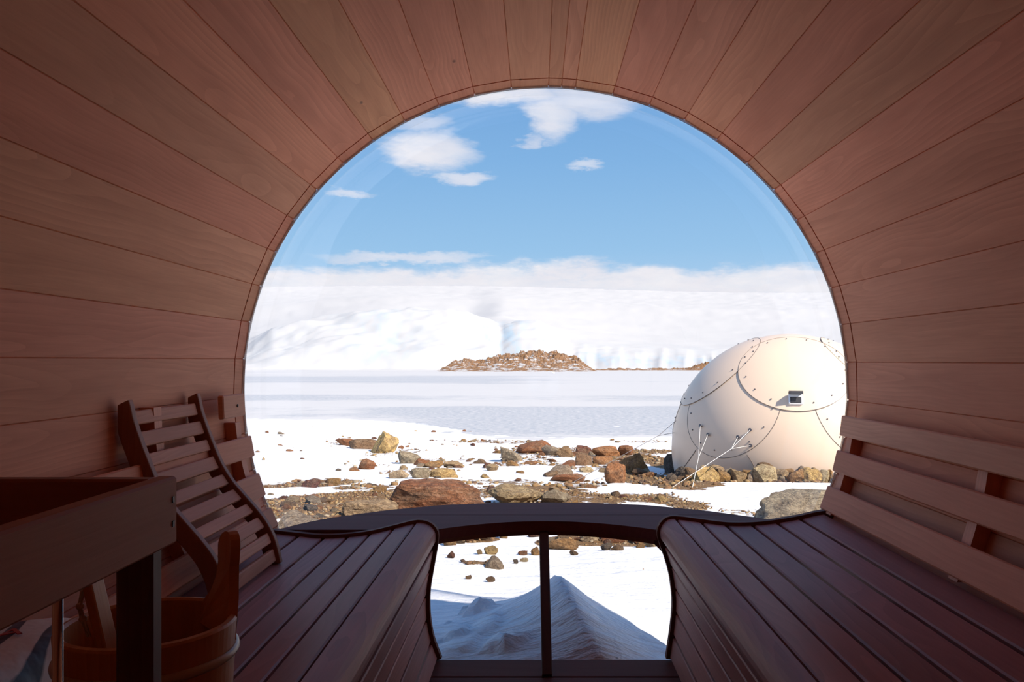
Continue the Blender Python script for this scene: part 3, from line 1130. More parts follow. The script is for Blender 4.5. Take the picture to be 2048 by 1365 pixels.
def hit(px, py):
    ys = np.concatenate([np.arange(2.9, 12, 0.02), np.arange(12, 70, 0.08)])
    xs = CAM.x + (px - VX) / F * ys
    zs = CAM.z - (py - VY) / F * ys
    g = ground(xs, ys)
    below = np.nonzero(zs <= g)[0]
    i = below[0] if len(below) else len(ys) - 1
    return Vector((xs[i], ys[i], float(g[i])))


# where stones and soil show through the snow: pixel ellipses set down on the ground (cx, cy, rx, ry, weight)
_patch_px = [(590, 1008, 130, 26, .95), (690, 1015, 130, 30, .95), (760, 1040, 150, 25, .9), (620, 968, 90, 9, .75), (560, 975, 60, 14, .8), (720, 975, 70, 6, .55), (780, 985, 80, 8, .6), (900, 1045, 200, 28, .9),
             (1060, 1030, 200, 26, .85), (1060, 985, 130, 14, .66), (1010, 965, 90, 6, .50), (1180, 1000, 110, 12, .70), (1150, 972, 70, 8, .55), (1280, 958, 70, 16, .9), (1330, 965, 50, 16, .95), (1390, 968, 60, 8, .9), (1280, 997, 90, 9, .85),
             (1370, 1010, 50, 10, .7), (1220, 1050, 150, 22, .85), (1215, 1081, 110, 12, .95), (1110, 1086, 40, 9, .8), (925, 1080, 70, 8, .85), (985, 1130, 25, 5, .7), (945, 1126, 22, 3, .65), (1065, 1105, 14, 9, .6), (1450, 1025, 60, 10, .4),
             (1100, 905, 110, 10, .50), (1010, 884, 90, 4, .48), (1230, 915, 70, 16, .60), (1300, 905, 70, 5, .75), (1180, 935, 80, 8, .42), (1060, 925, 70, 10, .45), (900, 925, 70, 10, .38), (790, 905, 60, 10, .40), (740, 930, 60, 8, .35), (820, 945, 80, 8, .40),
             (700, 890, 40, 4, .5), (1520, 958, 150, 8, .9), (1340, 930, 40, 24, .8), (1290, 885, 60, 3, .4)]
_patches = []
for cx_, cy_, rx_, ry_, w_ in _patch_px:
    c0 = hit(cx_, cy_)
    y_a, y_b = hit(cx_, cy_ + ry_).y, hit(cx_, cy_ - ry_).y
    _patches.append((c0.x, (y_a + y_b) / 2, rx_ / F * c0.y, max(0.12, (y_b - y_a) / 2), w_))


def gravel(x, y):
    g = np.zeros_like(np.asarray(x, float))
    for cx_, cy_, rx_, ry_, w_ in _patches:
        q = ((x - cx_) / rx_) ** 2 + ((y - cy_) / ry_) ** 2
        g = np.maximum(g, w_ * sstep(1.7, 0.45, q))
    # the stony rise carries on to both sides of what the window frames
    side = sstep(-5.0, -6.5, x) * sstep(5.5, 7, y) * sstep(14, 10, y)
    return np.maximum(g, 0.6 * side)


def grid_patch(x0, x1, y0, y1, st):
    nx, ny = int((x1 - x0) / st) + 1, int((y1 - y0) / st) + 1
    X, Yg = np.meshgrid(np.linspace(x0, x1, nx), np.linspace(y0, y1, ny))
    return X, Yg


def grid_mesh(name, grids):
    """several x, y, z, attribute grids in one mesh"""
    V, Fc, A = [], [], []
    base = 0
    for X, Yg, Zg, At in grids:
        ny, nx = X.shape
        V.append(np.c_[X.ravel(), Yg.ravel(), Zg.ravel()])
        A.append(At.ravel())
        i = (np.arange(ny - 1)[:, None] * nx + np.arange(nx - 1)[None, :]).ravel() + base
        Fc.append(np.c_[i, i + 1, i + nx + 1, i + nx])
        base += X.size
    V, Fc, A = np.concatenate(V), np.concatenate(Fc), np.concatenate(A)
    me = bpy.data.meshes.new(name)
    me.vertices.add(len(V))
    me.vertices.foreach_set('co', V.ravel())
    me.loops.add(Fc.size)
    me.loops.foreach_set('vertex_index', Fc.ravel())
    me.polygons.add(len(Fc))
    me.polygons.foreach_set('loop_start', np.arange(len(Fc)) * 4)
    me.polygons.foreach_set('loop_total', np.full(len(Fc), 4))
    me.polygons.foreach_set('use_smooth', np.ones(len(Fc), bool))
    me.update(calc_edges=True)
    return me, A


def attr(me, name, A):
    a = me.attributes.new(name, 'FLOAT', 'POINT')
    a.data.foreach_set('value', A.astype(np.float32))


gs = []
for x0, x1, y0, y1, st in ((-3.2, 3.2, 2.4, 9.0, 0.025), (-9, -3.2, -6, 9.0, 0.15), (3.2, 10, -6, 9.0, 0.15), (-3.2, 3.2, -6, 2.4, 0.12), (-9, 10, 9.0, 20, 0.06), (-34, -9, -6, 20, 0.4), (10, 36, -6, 20, 0.4), (-34, 36, 20, 70, 0.16)):
    X, Yg = grid_patch(x0, x1, y0, y1, st)
    gs.append((X, Yg, ground(X, Yg), gravel(X, Yg)))
me, A = grid_mesh('snow_ground', gs)
attr(me, 'gravel', A)
tag(link('snow_ground', me, M['ground']), 'snow covered ground with patches of bare stony soil', kind='structure')

# frozen lake
LZ = -3.0
ys = np.geomspace(36, 380, 260)
us = np.linspace(-1.6, 1.6, 420)
X = us[None, :] * ys[:, None]
Yg = np.repeat(ys[:, None], len(us), 1)
bare = 0.33 + fbm(X * 0.03, Yg * 0.10, 41, 4) * 0.55 + fbm(X * 0.12 + 5, Yg * 0.5, 43, 3) * 0.2
uu = X / Yg
band = lambda ya, yb, soft: sstep(ya - soft, ya + soft, Yg) * sstep(yb + soft, yb - soft, Yg)
bare = bare + 0.55 * band(46, 74, 4) * sstep(-0.28, -0.05, uu + fbm(X * .1, Yg * .1, 12, 3) * .3) + 0.30 * band(83, 99, 4) + 0.32 * band(145, 225, 14) * sstep(0.05, -0.10, uu)
bare = bare - 0.25 * band(101, 140, 8)
me, A = grid_mesh('lake_ice', [(X, Yg, np.full_like(X, LZ) + fbm(X * .15, Yg * .3, 8, 3) * .10, bare)])
attr(me, 'bare', A)
tag(link('lake_ice', me, M['lake']), 'flat frozen lake with bare blue ice streaks', kind='structure')

# glacier and ice cap behind the lake
tx = np.linspace(-1.7, 1.7, 900)
px_ = VX + tx * F
dl = np.array([352, 362, 372, 392, 412, 432, 452, 480, 540, 640, 820, 1100, 1500, 2000, 2600, 3300, 4200])
dist = np.interp(np.linspace(0, 1, 150), np.linspace(0, 1, len(dl)), dl)
crest = np.interp(px_, [300, 480, 500, 545, 590, 640, 680, 760, 850, 900, 940, 975, 1000, 1015, 1040, 1075, 1110, 1135, 1170, 1250, 1350, 1430, 1600, 1900, 2400],
                  [660, 700, 690, 655, 643, 632, 625, 622, 619, 622, 634, 645, 660, 650, 640, 640, 655, 686, 690, 694, 696, 700, 696, 690, 690])
X = np.zeros((len(dist), len(tx)))
Yg = np.zeros_like(X)
Zg = np.zeros_like(X)
blue = np.zeros_like(X)
left_w = sstep(1010, 930, px_)
ker = np.exp(-(np.arange(-60, 61) / 26.0) ** 2)
crest_s = np.convolve(np.pad(crest, 60, mode='edge'), ker / ker.sum(), mode='valid')
for j, D in enumerate(dist):
    f_c = np.clip((D - 368) / 82, 0, 1)
    shape = f_c ** 0.8
    ypx = 740 + (crest - 740) * shape
    # behind the crest: a dip on the left, a steady climb elsewhere
    dip = crest + 4
    y1 = np.where(left_w > 0, left_w * np.interp(D, [452, 620, 700, 1100, 1800, 2600, 4200], [0, 5, 4, -6, 0, 0, 0]), 0)
    far = np.interp(D, [452, 1100, 2600, 4200], [0, 0.70, 1.0, 0.99])
    sky = 576 + 4 * np.sin(px_ / 190.0) + np.interp(px_, [400, 560, 1100, 1700], [-3, -2, 2, 8])
    cr = crest + (crest_s - crest) * np.interp(D, [452, 560], [0, 1])
    ypx = np.where(D > 452, cr + y1 + (sky - cr) * far * (1 - left_w * np.interp(D, [452, 640, 1100, 2600], [1, 1, 0.28, 0])), ypx)
    Yg[j] = D + fbm(tx * 14, np.full_like(tx, D * 0.01), 61, 3) * 8
    X[j] = CAM.x + tx * D
    z = CAM.z - (ypx - VY) / F * D
    amp = np.interp(D, [362, 372, 410, 452, 560, 1100, 4200], [0.2, 2.0, 6.5, 5.5, 3.0, 8, 14])
    rough = fbm(X[j] * 0.030, np.full_like(tx, D * 0.035), 71, 5, 0.55)
    ridge = 1 - 2 * np.abs(fbm(X[j] * 0.018 + D * 0.012, np.full_like(tx, D * 0.014), 77, 4))
    wl = np.interp(px_, [480, 1000, 1140, 1300], [1.0, 1.0, 0.45, 0.3]) if D < 700 else 0.35
    z = z + (rough * 1.4 + (ridge - 0.8) * 0.9) * amp * wl
    # fluted low ice cliff on the right
    fl = fbm(tx * 150, np.full_like(tx, D * 0.006), 83, 4) * np.interp(D, [362, 372, 395, 430, 470], [0, 3.2, 4.0, 2.0, 0]) * sstep(1090, 1150, px_)
    z = z + fl
    Zg[j] = z
    bl = np.exp(-(((px_ - 1000) / 45) ** 2)) * 0.9 + np.exp(-(((px_ - 1100) / 20) ** 2)) * 0.6 + 0.55 * sstep(1100, 1150, px_) * sstep(430, 395, D) + 0.12 + 0.35 * np.exp(-(((px_ - 760) / 60) ** 2))
    blue[j] = bl * np.interp(D, [365, 380, 425, 560], [0.1, 1, 1, 0.0])
Zg[0] = LZ - 2
me, A = grid_mesh('glacier', [(X, Yg, Zg, blue)])
attr(me, 'blue', A)
tag(link('glacier', me, M['glacier']), 'white glacier front rising to a smooth ice cap', kind='structure')


def outcrop(name, label, px0, px1, base_py, prof, D, depth, snow):
    """low rocky island: profile of (pixel x, pixel y of its skyline)"""
    nx, ny = 220, 46
    pxs = np.linspace(px0, px1, nx)
    sky = np.interp(pxs, [p[0] for p in prof], [p[1] for p in prof])
    v = np.linspace(0, 1, ny)
    X = np.zeros((ny, nx))
    Yg = np.zeros_like(X)
    Zg = np.zeros_like(X)
    S = np.zeros_like(X)
    for j, t in enumerate(v):
        Dj = D + (t - 0.5) * depth
        X[j] = CAM.x + (pxs - VX) / F * D
        Yg[j] = Dj
        h = (base_py - sky) / F * D
        prof_t = sstep(0.0, 0.55, np.full_like(pxs, t)) * sstep(1.0, 0.6, np.full_like(pxs, t))
        rough = fbm(X[j] * 0.5, np.full_like(pxs, Dj * 0.35), 91, 5, 0.6)
        Zg[j] = LZ - 0.3 + h * prof_t * (1 + 0.55 * rough) + rough * 1.1 * prof_t + (LZ * 0)
        S[j] = np.interp(t, [0, 0.15, 0.5, 1.0], [snow + .10, snow, snow - 0.12, snow])
    me, A = grid_mesh(name, [(X, Yg, Zg, S)])
    attr(me, 'snowy', A)
    o = link(name, me, M['outcrop'])
    me.polygons.foreach_set('use_smooth', [False] * len(me.polygons))
    return tag(o, label, 'rocks')


outcrop('rocky_island', 'long low brown rocky island at the foot of the glacier', 876, 1190, 741,
        [(876, 741), (882, 737), (905, 724), (930, 718), (955, 722), (985, 713), (1020, 709), (1048, 703), (1078, 704), (1095, 708), (1110, 703), (1125, 706), (1140, 714), (1150, 711), (1164, 722), (1175, 731), (1190, 739)], 330, 60, 0.44)
outcrop('rocky_islet', 'small brown rock ridge on the snow beside the pod top', 1372, 1446, 729,
        [(1372, 728), (1380, 722), (1395, 718), (1410, 714), (1430, 714), (1446, 722)], 352, 14, 0.15)
outcrop('gravel_bar', 'thin brown gravel bar along the far lake shore', 1165, 1470, 738.5,
        [(1165, 737.5), (1190, 735.5), (1240, 734), (1300, 734.5), (1380, 733), (1430, 733.5), (1470, 737)], 345, 16, 0.42)


# ------------------------------------------------------------------ rocks
def rock_mesh(name, seed, sub=3, flat=0.0, planes=10):
    rg = random.Random(seed)
    bm = bmesh.new()
    bmesh.ops.create_icosphere(bm, subdivisions=sub, radius=1.0)
    pl = []
    for k in range(planes):
        nrm = Vector((rg.gauss(0, 1), rg.gauss(0, 1), rg.gauss(0, 1) * 0.9)).normalized()
        pl.append((nrm, rg.uniform(0.42, 0.85)))
    if flat:
        pl.append((Vector((rg.uniform(-.15, .15), rg.uniform(-.15, .15), 1)).normalized(), flat))
    off = Vector((seed * 3.1, seed * 1.7, 0))
    for v in bm.verts:
        d = v.co.normalized()
        r = 1.05
        for nrm, h in pl:
            q = d.dot(nrm)
            if q > 0.05:
                r = min(r, h / q)
        r *= 1 + 0.10 * mnoise.noise(d * 2.2 + off) + 0.06 * mnoise.noise(d * 5.0 + off) + 0.03 * mnoise.noise(d * 11.0 + off)
        v.co = d * r
    me = from_bm(name, bm)
    xs = np.array([v.co for v in me.vertices])
    lo, hi = xs.min(0), xs.max(0)
    for v in me.vertices:
        v.co = [(v.co[i] - (lo[i] + hi[i]) / 2) / ((hi[i] - lo[i]) / 2) for i in range(3)]
    me.materials.append(M['rock'])
    return me


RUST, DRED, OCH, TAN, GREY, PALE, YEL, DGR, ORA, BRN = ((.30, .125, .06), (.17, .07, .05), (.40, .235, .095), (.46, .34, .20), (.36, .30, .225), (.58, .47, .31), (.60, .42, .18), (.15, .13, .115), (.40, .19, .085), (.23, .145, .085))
_small = [rock_mesh('stone', 100 + k, 2) for k in range(12)]


def put_rock(cx, by, w, h, col, label=None, seed=0, name='rock', deep=0.8, me=None, group=None, cat='rock', flat=0, sub=3, Y=None, rz=None, zscale=1.0):
    g = hit(cx, by) if Y is None else at(cx, by, Y)
    s = g.y / F
    hw, hh = w * s / 2, h * s
    dp = hw * deep
    rg = random.Random(seed + int(cx * 7 + by))
    if me is None:
        me = rock_mesh(name, seed + int(cx), sub, flat)
    kf = rg.uniform(.95, 1.15)
    o = link(name, me, color=tuple(c * kf * rg.uniform(.97, 1.03) for c in col))
    yc = g.y + dp * 0.7
    sink = 0.28
    zz = hh / (2 - 2 * sink) * zscale
    zg = float(ground(CAM.x + (cx - VX) / F * yc, yc)) if Y is None else g.z
    o.location = (CAM.x + (cx - VX) / F * yc, yc, min(g.z, zg + 0.5 * hh) + zz * (1 - 2 * sink))
    o.scale = (hw * 1.03, dp, zz)
    o.rotation_euler = (0, 0, 0) if rz is None else (0, 0, rz)
    tag(o, label, cat, group)
    return o


hero = [
    (876, 1026, 196, 61, RUST, 'largest rust-brown slab rock just beyond the window ledge', 'slab_rock', .55, .62, 4),
    (1035, 1010, 118, 36, TAN, 'pointed grey and orange rock right of the big rust slab', 'rock', .8, 0, 4),
    (1112, 1008, 60, 26, GREY, 'low grey rock behind the middle of the ledge', 'rock', .8, 0, 3),
    (768, 907, 58, 41, YEL, 'tall rounded yellow boulder standing alone in the snow', 'boulder', .9, 0, 4),
    (728, 899, 62, 20, BRN, 'low grey-brown rock leaning on the yellow boulder', 'rock', .7, 0, 3),
    (695, 892, 44, 14, RUST, 'rust stone left of the yellow boulder', 'rock', .7, 0, 3),
    (1068, 907, 72, 25, RUST, 'long rust rock highest on the far stony edge', 'rock', .5, .8, 3),
    (1022, 924, 44, 29, GREY, 'tall grey pointed rock left of the long rust rock', 'rock', .8, 0, 3),
    (1108, 912, 50, 20, GREY, 'grey and ochre rock right below the long rust rock', 'rock', .7, 0, 3),
    (1130, 915, 36, 22, BRN, 'brown rock between grey rock and dark red rock', 'rock', .7, 0, 3),
    (1168, 908, 34, 16, DRED, 'dark red rounded rock at the far edge of stones', 'rock', .7, 0, 3),
    (1212, 914, 56, 20, ORA, 'orange-brown wide rock right of the dark red one', 'rock', .6, 0, 3),
    (1250, 912, 34, 20, RUST, 'rust rock just behind the big boulder at the pod shadow', 'rock', .7, 0, 3),
    (1266, 946, 56, 40, OCH, 'big ochre-brown boulder at the edge of the pod shadow', 'boulder', .8, 0, 4),
    (1231, 968, 44, 38, ORA, 'upright orange rock in front of the boulder at the pod shadow', 'boulder', .7, 0, 4),
    (1168, 932, 36, 26, BRN, 'brown angular rock in the middle of the stone field', 'rock', .7, 0, 3),
    (1205, 930, 40, 16, ORA, 'flat orange rock beside the brown angular rock', 'rock', .7, .6, 3),
    (1122, 953, 48, 22, GREY, 'light grey rounded rock in snow at mid field', 'rock', .8, 0, 3),
    (1135, 965, 72, 15, RUST, 'long flat rust rock below the light grey one', 'rock', .5, .6, 3),
    (1172, 945, 32, 9, PALE, 'small pale flat stone left of the upright orange rock', 'rock', .7, 0, 3),
    (1600, 1045, 170, 54, GREY, 'large speckled grey boulder beside the right barrel rim', 'boulder', .8, .72, 4),
    (600, 1066, 94, 36, GREY, 'cracked flat grey rock by the lower left rim', 'rock', .9, .6, 4),
    (740, 1036, 110, 28, TAN, 'grey-tan flat rock left of the big rust slab', 'rock', .8, .5, 4),
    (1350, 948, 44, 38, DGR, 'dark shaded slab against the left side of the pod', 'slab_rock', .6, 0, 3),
    (817, 928, 46, 24, GREY, 'grey angular stone below the yellow boulder', 'rock', .8, 0, 3),
    (840, 932, 28, 14, RUST, 'rust stone right of the grey angular stone', 'rock', .8, 0, 3),
    (733, 940, 36, 22, RUST, 'broken rust stone alone in the left snow', 'rock', .7, 0, 3),
    (868, 936, 40, 13, OCH, 'flat ochre stone left of centre in snow', 'rock', .7, 0, 3),
    (908, 936, 42, 12, TAN, 'flat tan stone right of the flat ochre stone', 'rock', .7, 0, 3),
    (797, 958, 40, 16, PALE, 'pale tan stone above the left end of the slab', 'rock', .7, 0, 3),
    (842, 957, 40, 20, GREY, 'grey stone next to the pale tan stone', 'rock', .7, 0, 3),
    (886, 957, 60, 18, YEL, 'long yellowish stone above the rust slab', 'rock', .5, 0, 3),
    (622, 976, 36, 18, DRED, 'dark red-brown stone in the left gravel strip', 'rock', .7, 0, 3),
    (668, 971, 26, 13, OCH, 'ochre stone right of the dark one in the gravel strip', 'rock', .7, 0, 3),
    (985, 942, 26, 13, TAN, 'tan stone with a snow cap in the middle', 'rock', .7, 0, 3),
    (1025, 933, 26, 11, OCH, 'ochre wedge stone below the tall grey pointed rock', 'rock', .7, 0, 3),
    (1126, 1101, 62, 21, OCH, 'long ochre rock below the ledge, right of the prop', 'rock', .6, .7, 4),
    (1182, 1085, 44, 21, PALE, 'pale tan rock under the ledge beside the long ochre rock', 'rock', .7, 0, 3),
    (1128, 1080, 26, 15, BRN, 'brown rock just above the long ochre rock', 'rock', .7, 0, 3),
    (1225, 1086, 46, 18, RUST, 'rusty rock under the middle right of the ledge', 'rock', .7, 0, 3),
    (1255, 1080, 16, 13, DGR, 'greenish grey round stone under the ledge', 'rock', .7, 0, 3),
    (1213, 1102, 23, 14, DGR, 'dark rounded stone half sunk in snow below the ledge', 'rock', .7, 0, 3),
    (1234, 1102, 26, 11, BRN, 'brown stone touching the dark rounded stone', 'rock', .7, 0, 3),
    (1305, 1095, 36, 22, TAN, 'grey-tan rock next to the right bench corner', 'rock', .7, 0, 3),
    (1281, 1097, 20, 12, OCH, 'ochre stone left of the rock at the bench corner', 'rock', .7, 0, 3),
    (1148, 1112, 17, 9, BRN, 'single small brown stone on snow below the long ochre rock', 'rock', .7, 0, 3),
    (982, 1110, 28, 16, YEL, 'yellowish stone on snow left of the prop', 'rock', .7, 0, 3),
    (959, 1110, 12, 11, TAN, 'small tan stone left of the yellowish one', 'rock', .7, 0, 3),
    (902, 1118, 15, 15, DRED, 'tilted dark red stone near the left bench edge', 'rock', .7, 0, 3),
    (989, 1139, 38, 22, GREY, 'grey flat rock sunk in snow left of the prop', 'rock', .8, .6, 3),
    (937, 1160, 12, 8, BRN, 'small brown stone left of the triangular one', 'rock', .7, 0, 3),
    (981, 1166, 19, 10, BRN, 'triangular brown stone nearest the snow drift', 'rock', .7, 0, 3),
    (1007, 1078, 17, 14, OCH, 'round ochre stone under the left part of the ledge', 'rock', .7, 0, 3),
    (940, 1084, 17, 13, RUST, 'rust stone under the ledge near the left bench', 'rock', .7, 0, 3),
    (900, 1092, 26, 16, OCH, 'ochre rock next to the left bench corner', 'rock', .7, 0, 3),
    (920, 1089, 20, 13, BRN, 'brown stone between ochre rock and rust stone', 'rock', .7, 0, 3),
    (964, 1083, 36, 11, TAN, 'flat tan stone under the ledge left of the round one', 'rock', .7, 0, 3),
    (1068, 1076, 24, 13, DRED, 'dark red stone directly left of the prop top', 'rock', .7, 0, 3),
    (1045, 1113, 20, 9, RUST, 'low rust stone left of the prop', 'rock', .7, 0, 3),
    (1071, 1112, 18, 17, OCH, 'ochre stone half hidden by the prop', 'rock', .7, 0, 3),
    (1031, 1130, 11, 9, DGR, 'small dark stone below the low rust stone', 'rock', .7, 0, 3),
    (1048, 1125, 17, 8, PALE, 'pale small stone right of the small dark stone', 'rock', .7, 0, 3),
]
for cx_, by_, w_, h_, col, lab, nm, dp, fl, sb in hero:
    put_rock(cx_, by_, w_, h_, col, lab, 3, nm, dp, flat=fl, sub=sb)

# stones heaped round the foot of the pod: pixel centre x, bottom, width, height
PODC = at(1576, 898, 20.0)
POD_R = 229.5 / F * 20.0
pod_stones = [
    (1362, 958, 24, 20, DGR, 17.9), (1345, 966, 22, 16, DGR, 17.6), (1366, 972, 22, 16, BRN, 17.2), (1381, 960, 22, 20, BRN, 17.6), (1340, 976, 24, 12, BRN, 17.0), (1381, 974, 22, 18, OCH, 17.0),
    (1407, 948, 16, 14, PALE, 17.3), (1411, 974, 46, 32, YEL, 16.7), (1430, 953, 32, 18, TAN, 17.1), (1445, 972, 28, 24, OCH, 16.8), (1459, 955, 26, 15, GREY, 17.0), (1478, 970, 30, 26, TAN, 16.8), (1498, 960, 22, 15, OCH, 16.95),
    (1501, 971, 18, 20, GREY, 16.8), (1527, 946, 30, 18, BRN, 17.1), (1529, 969, 46, 32, PALE, 16.7), (1561, 958, 28, 16, TAN, 17.0), (1563, 970, 22, 14, GREY, 16.8), (1589, 968, 32, 24, OCH, 16.75), (1608, 952, 20, 16, GREY, 17.05),
    (1630, 950, 16, 12, TAN, 17.1), (1623, 967, 36, 26, YEL, 16.75), (1650, 964, 16, 20, PALE, 16.85), (1664, 962, 16, 18, OCH, 16.9), (1545, 972, 20, 9, BRN, 16.6), (1464, 974, 24, 9, BRN, 16.6),
    (1600, 958, 22, 12, BRN, 17.1), (1425, 962, 22, 16, BRN, 17.05), (1515, 958, 20, 12, BRN, 17.1), (1575, 950, 20, 10, OCH, 17.15), (1395, 962, 18, 20, DRED, 17.1), (1640, 956, 20, 12, BRN, 17.05)]
order = ['%s stone of the row round the pod foot, %s', ]
_ordn = ['first', 'second', 'third', 'fourth', 'fifth', 'sixth', 'seventh', 'eighth', 'ninth', 'tenth']
cname = {DGR: 'dark grey', BRN: 'brown', OCH: 'ochre', PALE: 'pale tan', YEL: 'yellowish', TAN: 'tan', GREY: 'grey', DRED: 'dark red'}
cnt = {}
for k, (cx_, by_, w_, h_, col, Y_) in sorted(enumerate(pod_stones), key=lambda e: e[1][0]):
    cnt[col] = cnt.get(col, 0) + 1
    lab = '%s stone heaped against the pod foot, %s of its colour from the left' % (cname[col], _ordn[cnt[col] - 1])
    put_rock(cx_, by_, w_ * 1.22, h_ * 1.2, col, lab, 40 + k, 'pod_stone', .75, group='stones round the foot of the pod', Y=Y_, cat='stone')

# scattered loose stones: each its own object, sharing a dozen shapes
rg = random.Random(99)
tones = [(RUST, 'rust'), (DRED, 'dark red'), (ORA, 'orange'), (OCH, 'ochre'), (YEL, 'yellow'), (TAN, 'tan'), (GREY, 'grey'), (DGR, 'dark grey'), (PALE, 'pale'), (BRN, 'brown')]
zones = [  # pixel box, how many, size range (m), zone words
    ((520, 1000, 862, 958), 60, (.10, .34), 'on the left snow'),
    ((880, 1300, 880, 962), 105, (.14, .45), 'in the far middle field'),
    ((525, 860, 960, 1050), 45, (.06, .20), 'in the left gravel patch'),
    ((960, 1330, 962, 1008), 50, (.07, .20), 'in the gravel above the ledge'),
    ((880, 1320, 1066, 1100), 44, (.05, .12), 'in the gravel below the ledge')]
_nth = ['first', 'second', 'third', 'fourth', 'fifth', 'sixth', 'seventh', 'eighth', 'ninth', 'tenth', 'eleventh', 'twelfth', 'thirteenth', 'fourteenth', 'fifteenth', 'sixteenth',
        'seventeenth', 'eighteenth', 'nineteenth', 'twentieth']
for (xa, xb, ya, yb), num, (s0, s1), words in zones:
    lot = []
    tries = 0
    while len(lot) < num and tries < num * 30:
        tries += 1
        cx_, by_ = rg.uniform(xa, xb), rg.uniform(ya, yb)
        g = hit(cx_, by_)
        gv = float(gravel(np.array([g.x]), np.array([g.y]))[0])
        if rg.random() > max(gv, 0.10 if 'snow' in words else 0.02) * 1.1:
            continue
        if abs(g.x - PODC.x) < 3.4 and abs(g.y - PODC.y) < 3.4:
            continue
        lot.append((cx_, g, rg.choices(range(10), [.2, .08, .12, .16, .06, .12, .1, .05, .06, .1])[0]))
    seen = {}
    for cx_, g, tn in sorted(lot, key=lambda e: e[0]):
        col, word = tones[tn]
        seen[tn] = seen.get(tn, 0) + 1
        sz = s0 + (s1 - s0) * rg.random() ** 2
        k_ = rg.uniform(.8, 1.1)
        o = link('loose_stone', rg.choice(_small), color=tuple(c * k_ for c in col))
        o.scale = (sz * rg.uniform(.5, .75), sz * rg.uniform(.4, .6), sz * rg.uniform(.22, .42))
        o.rotation_euler = (rg.uniform(-.25, .25), rg.uniform(-.25, .25), rg.uniform(0, 6.28))
        o.location = (g.x, g.y, g.z + o.scale.z * 0.15)
        tag(o, 'loose %s stone %s, %s of its colour from left' % (word, words, _nth[min(seen[tn], 20) - 1]), 'stone', 'loose stones ' + words)

# fine rubble nobody could count, one mesh
ico_v = np.array([(0, 0, 1), (.89, 0, .45), (.28, .85, .45), (-.72, .53, .45), (-.72, -.53, .45), (.28, -.85, .45), (.72, .53, -.45), (-.28, .85, -.45), (-.89, 0, -.45), (-.28, -.85, -.45), (.72, -.53, -.45), (0, 0, -1)])
ico_f = np.array([(0, 1, 2), (0, 2, 3), (0, 3, 4), (0, 4, 5), (0, 5, 1), (1, 6, 2), (2, 7, 3), (3, 8, 4), (4, 9, 5), (5, 10, 1), (6, 7, 2), (7, 8, 3), (8, 9, 4), (9, 10, 5), (10, 6, 1), (6, 11, 7), (7, 11, 8), (8, 11, 9), (9, 11, 10), (10, 11, 6)])
rn = np.random.default_rng(5)


def rubble(name, label, num, x0, x1, y0, y1, s0, s1, power=1.5):
    xs, ys_ = rn.uniform(x0, x1, num), rn.uniform(y0, y1, num)
    g = gravel(xs, ys_)
    f = fbm(xs * 1.6, ys_ * 1.1, 55, 4)
    ok = rn.random(num) < np.clip(g + f * 1.0 - 0.15, 0, 1) ** power
    ok &= ((xs - PODC.x) ** 2 + (ys_ - PODC.y) ** 2) > 2.75 ** 2
    xs, ys_ = xs[ok], ys_[ok]
    n_ = len(xs)
    sz = s0 + (s1 - s0) * rn.random(n_) ** 3
    zg = ground(xs, ys_)
    ang = rn.uniform(0, 6.28, n_)
    v = ico_v[None] * (1 + rn.uniform(-.45, .35, (n_, 12, 1)))
    v = v * sz[:, None, None] * np.stack([rn.uniform(.7, 1.2, n_), rn.uniform(.6, 1.0, n_), rn.uniform(.4, .75, n_)], 1)[:, None, :]
    c, s = np.cos(ang)[:, None], np.sin(ang)[:, None]
    vx, vy = v[..., 0] * c - v[..., 1] * s, v[..., 0] * s + v[..., 1] * c
    V = np.stack([vx + xs[:, None], vy + ys_[:, None], v[..., 2] + zg[:, None] + sz[:, None] * 0.15], -1).reshape(-1, 3)
    Fc = (ico_f[None] + (np.arange(n_) * 12)[:, None, None]).reshape(-1, 3)
    me = bpy.data.meshes.new(name)
    me.vertices.add(len(V))
    me.vertices.foreach_set('co', V.ravel())
    me.loops.add(Fc.size)
    me.loops.foreach_set('vertex_index', Fc.ravel().astype(np.int32))
    me.polygons.add(len(Fc))
    me.polygons.foreach_set('loop_start', np.arange(len(Fc)) * 3)
    me.polygons.foreach_set('loop_total', np.full(len(Fc), 3))
    me.update(calc_edges=True)
    hue = np.repeat(rn.random(n_), 12)
    attr(me, 'hue', hue)
    return tag(link(name, me, M['rubble']), label, 'gravel', kind='stuff')


def rubble_mat():
    m, T, bs, _ = new_mat('mixed_rubble')
    h = T.node('ShaderNodeAttribute', attribute_name='hue').outputs['Fac']
    n = T.noise(T.node('ShaderNodeNewGeometry').outputs['Position'], 40.0, 4, 0.7)
    col = T.ramp(h, [(0.0, (.07, .04, .025)), (0.3, (.22, .11, .045)), (0.55, (.34, .20, .08)), (0.8, (.38, .26, .12)), (0.93, (.28, .235, .18)), (1.0, (.50, .40, .26))])
    col = T.mix(T.remap(n, 0.35, 0.65, 0.5, 0.0), col, (.06, .04, .03, 1))
    T.put(bs.inputs['Base Color'], col)
    bs.inputs['Roughness'].default_value = 0.9
    return m


M['rubble'] = rubble_mat()
rubble('near_rubble', 'fine brown rubble close to the barrel', 60000, -6, 5, 4.2, 13, 0.006, 0.032)
rubble('far_rubble', 'coarser brown rubble of the far stone field', 40000, -12, 14, 13, 44, 0.02, 0.09)


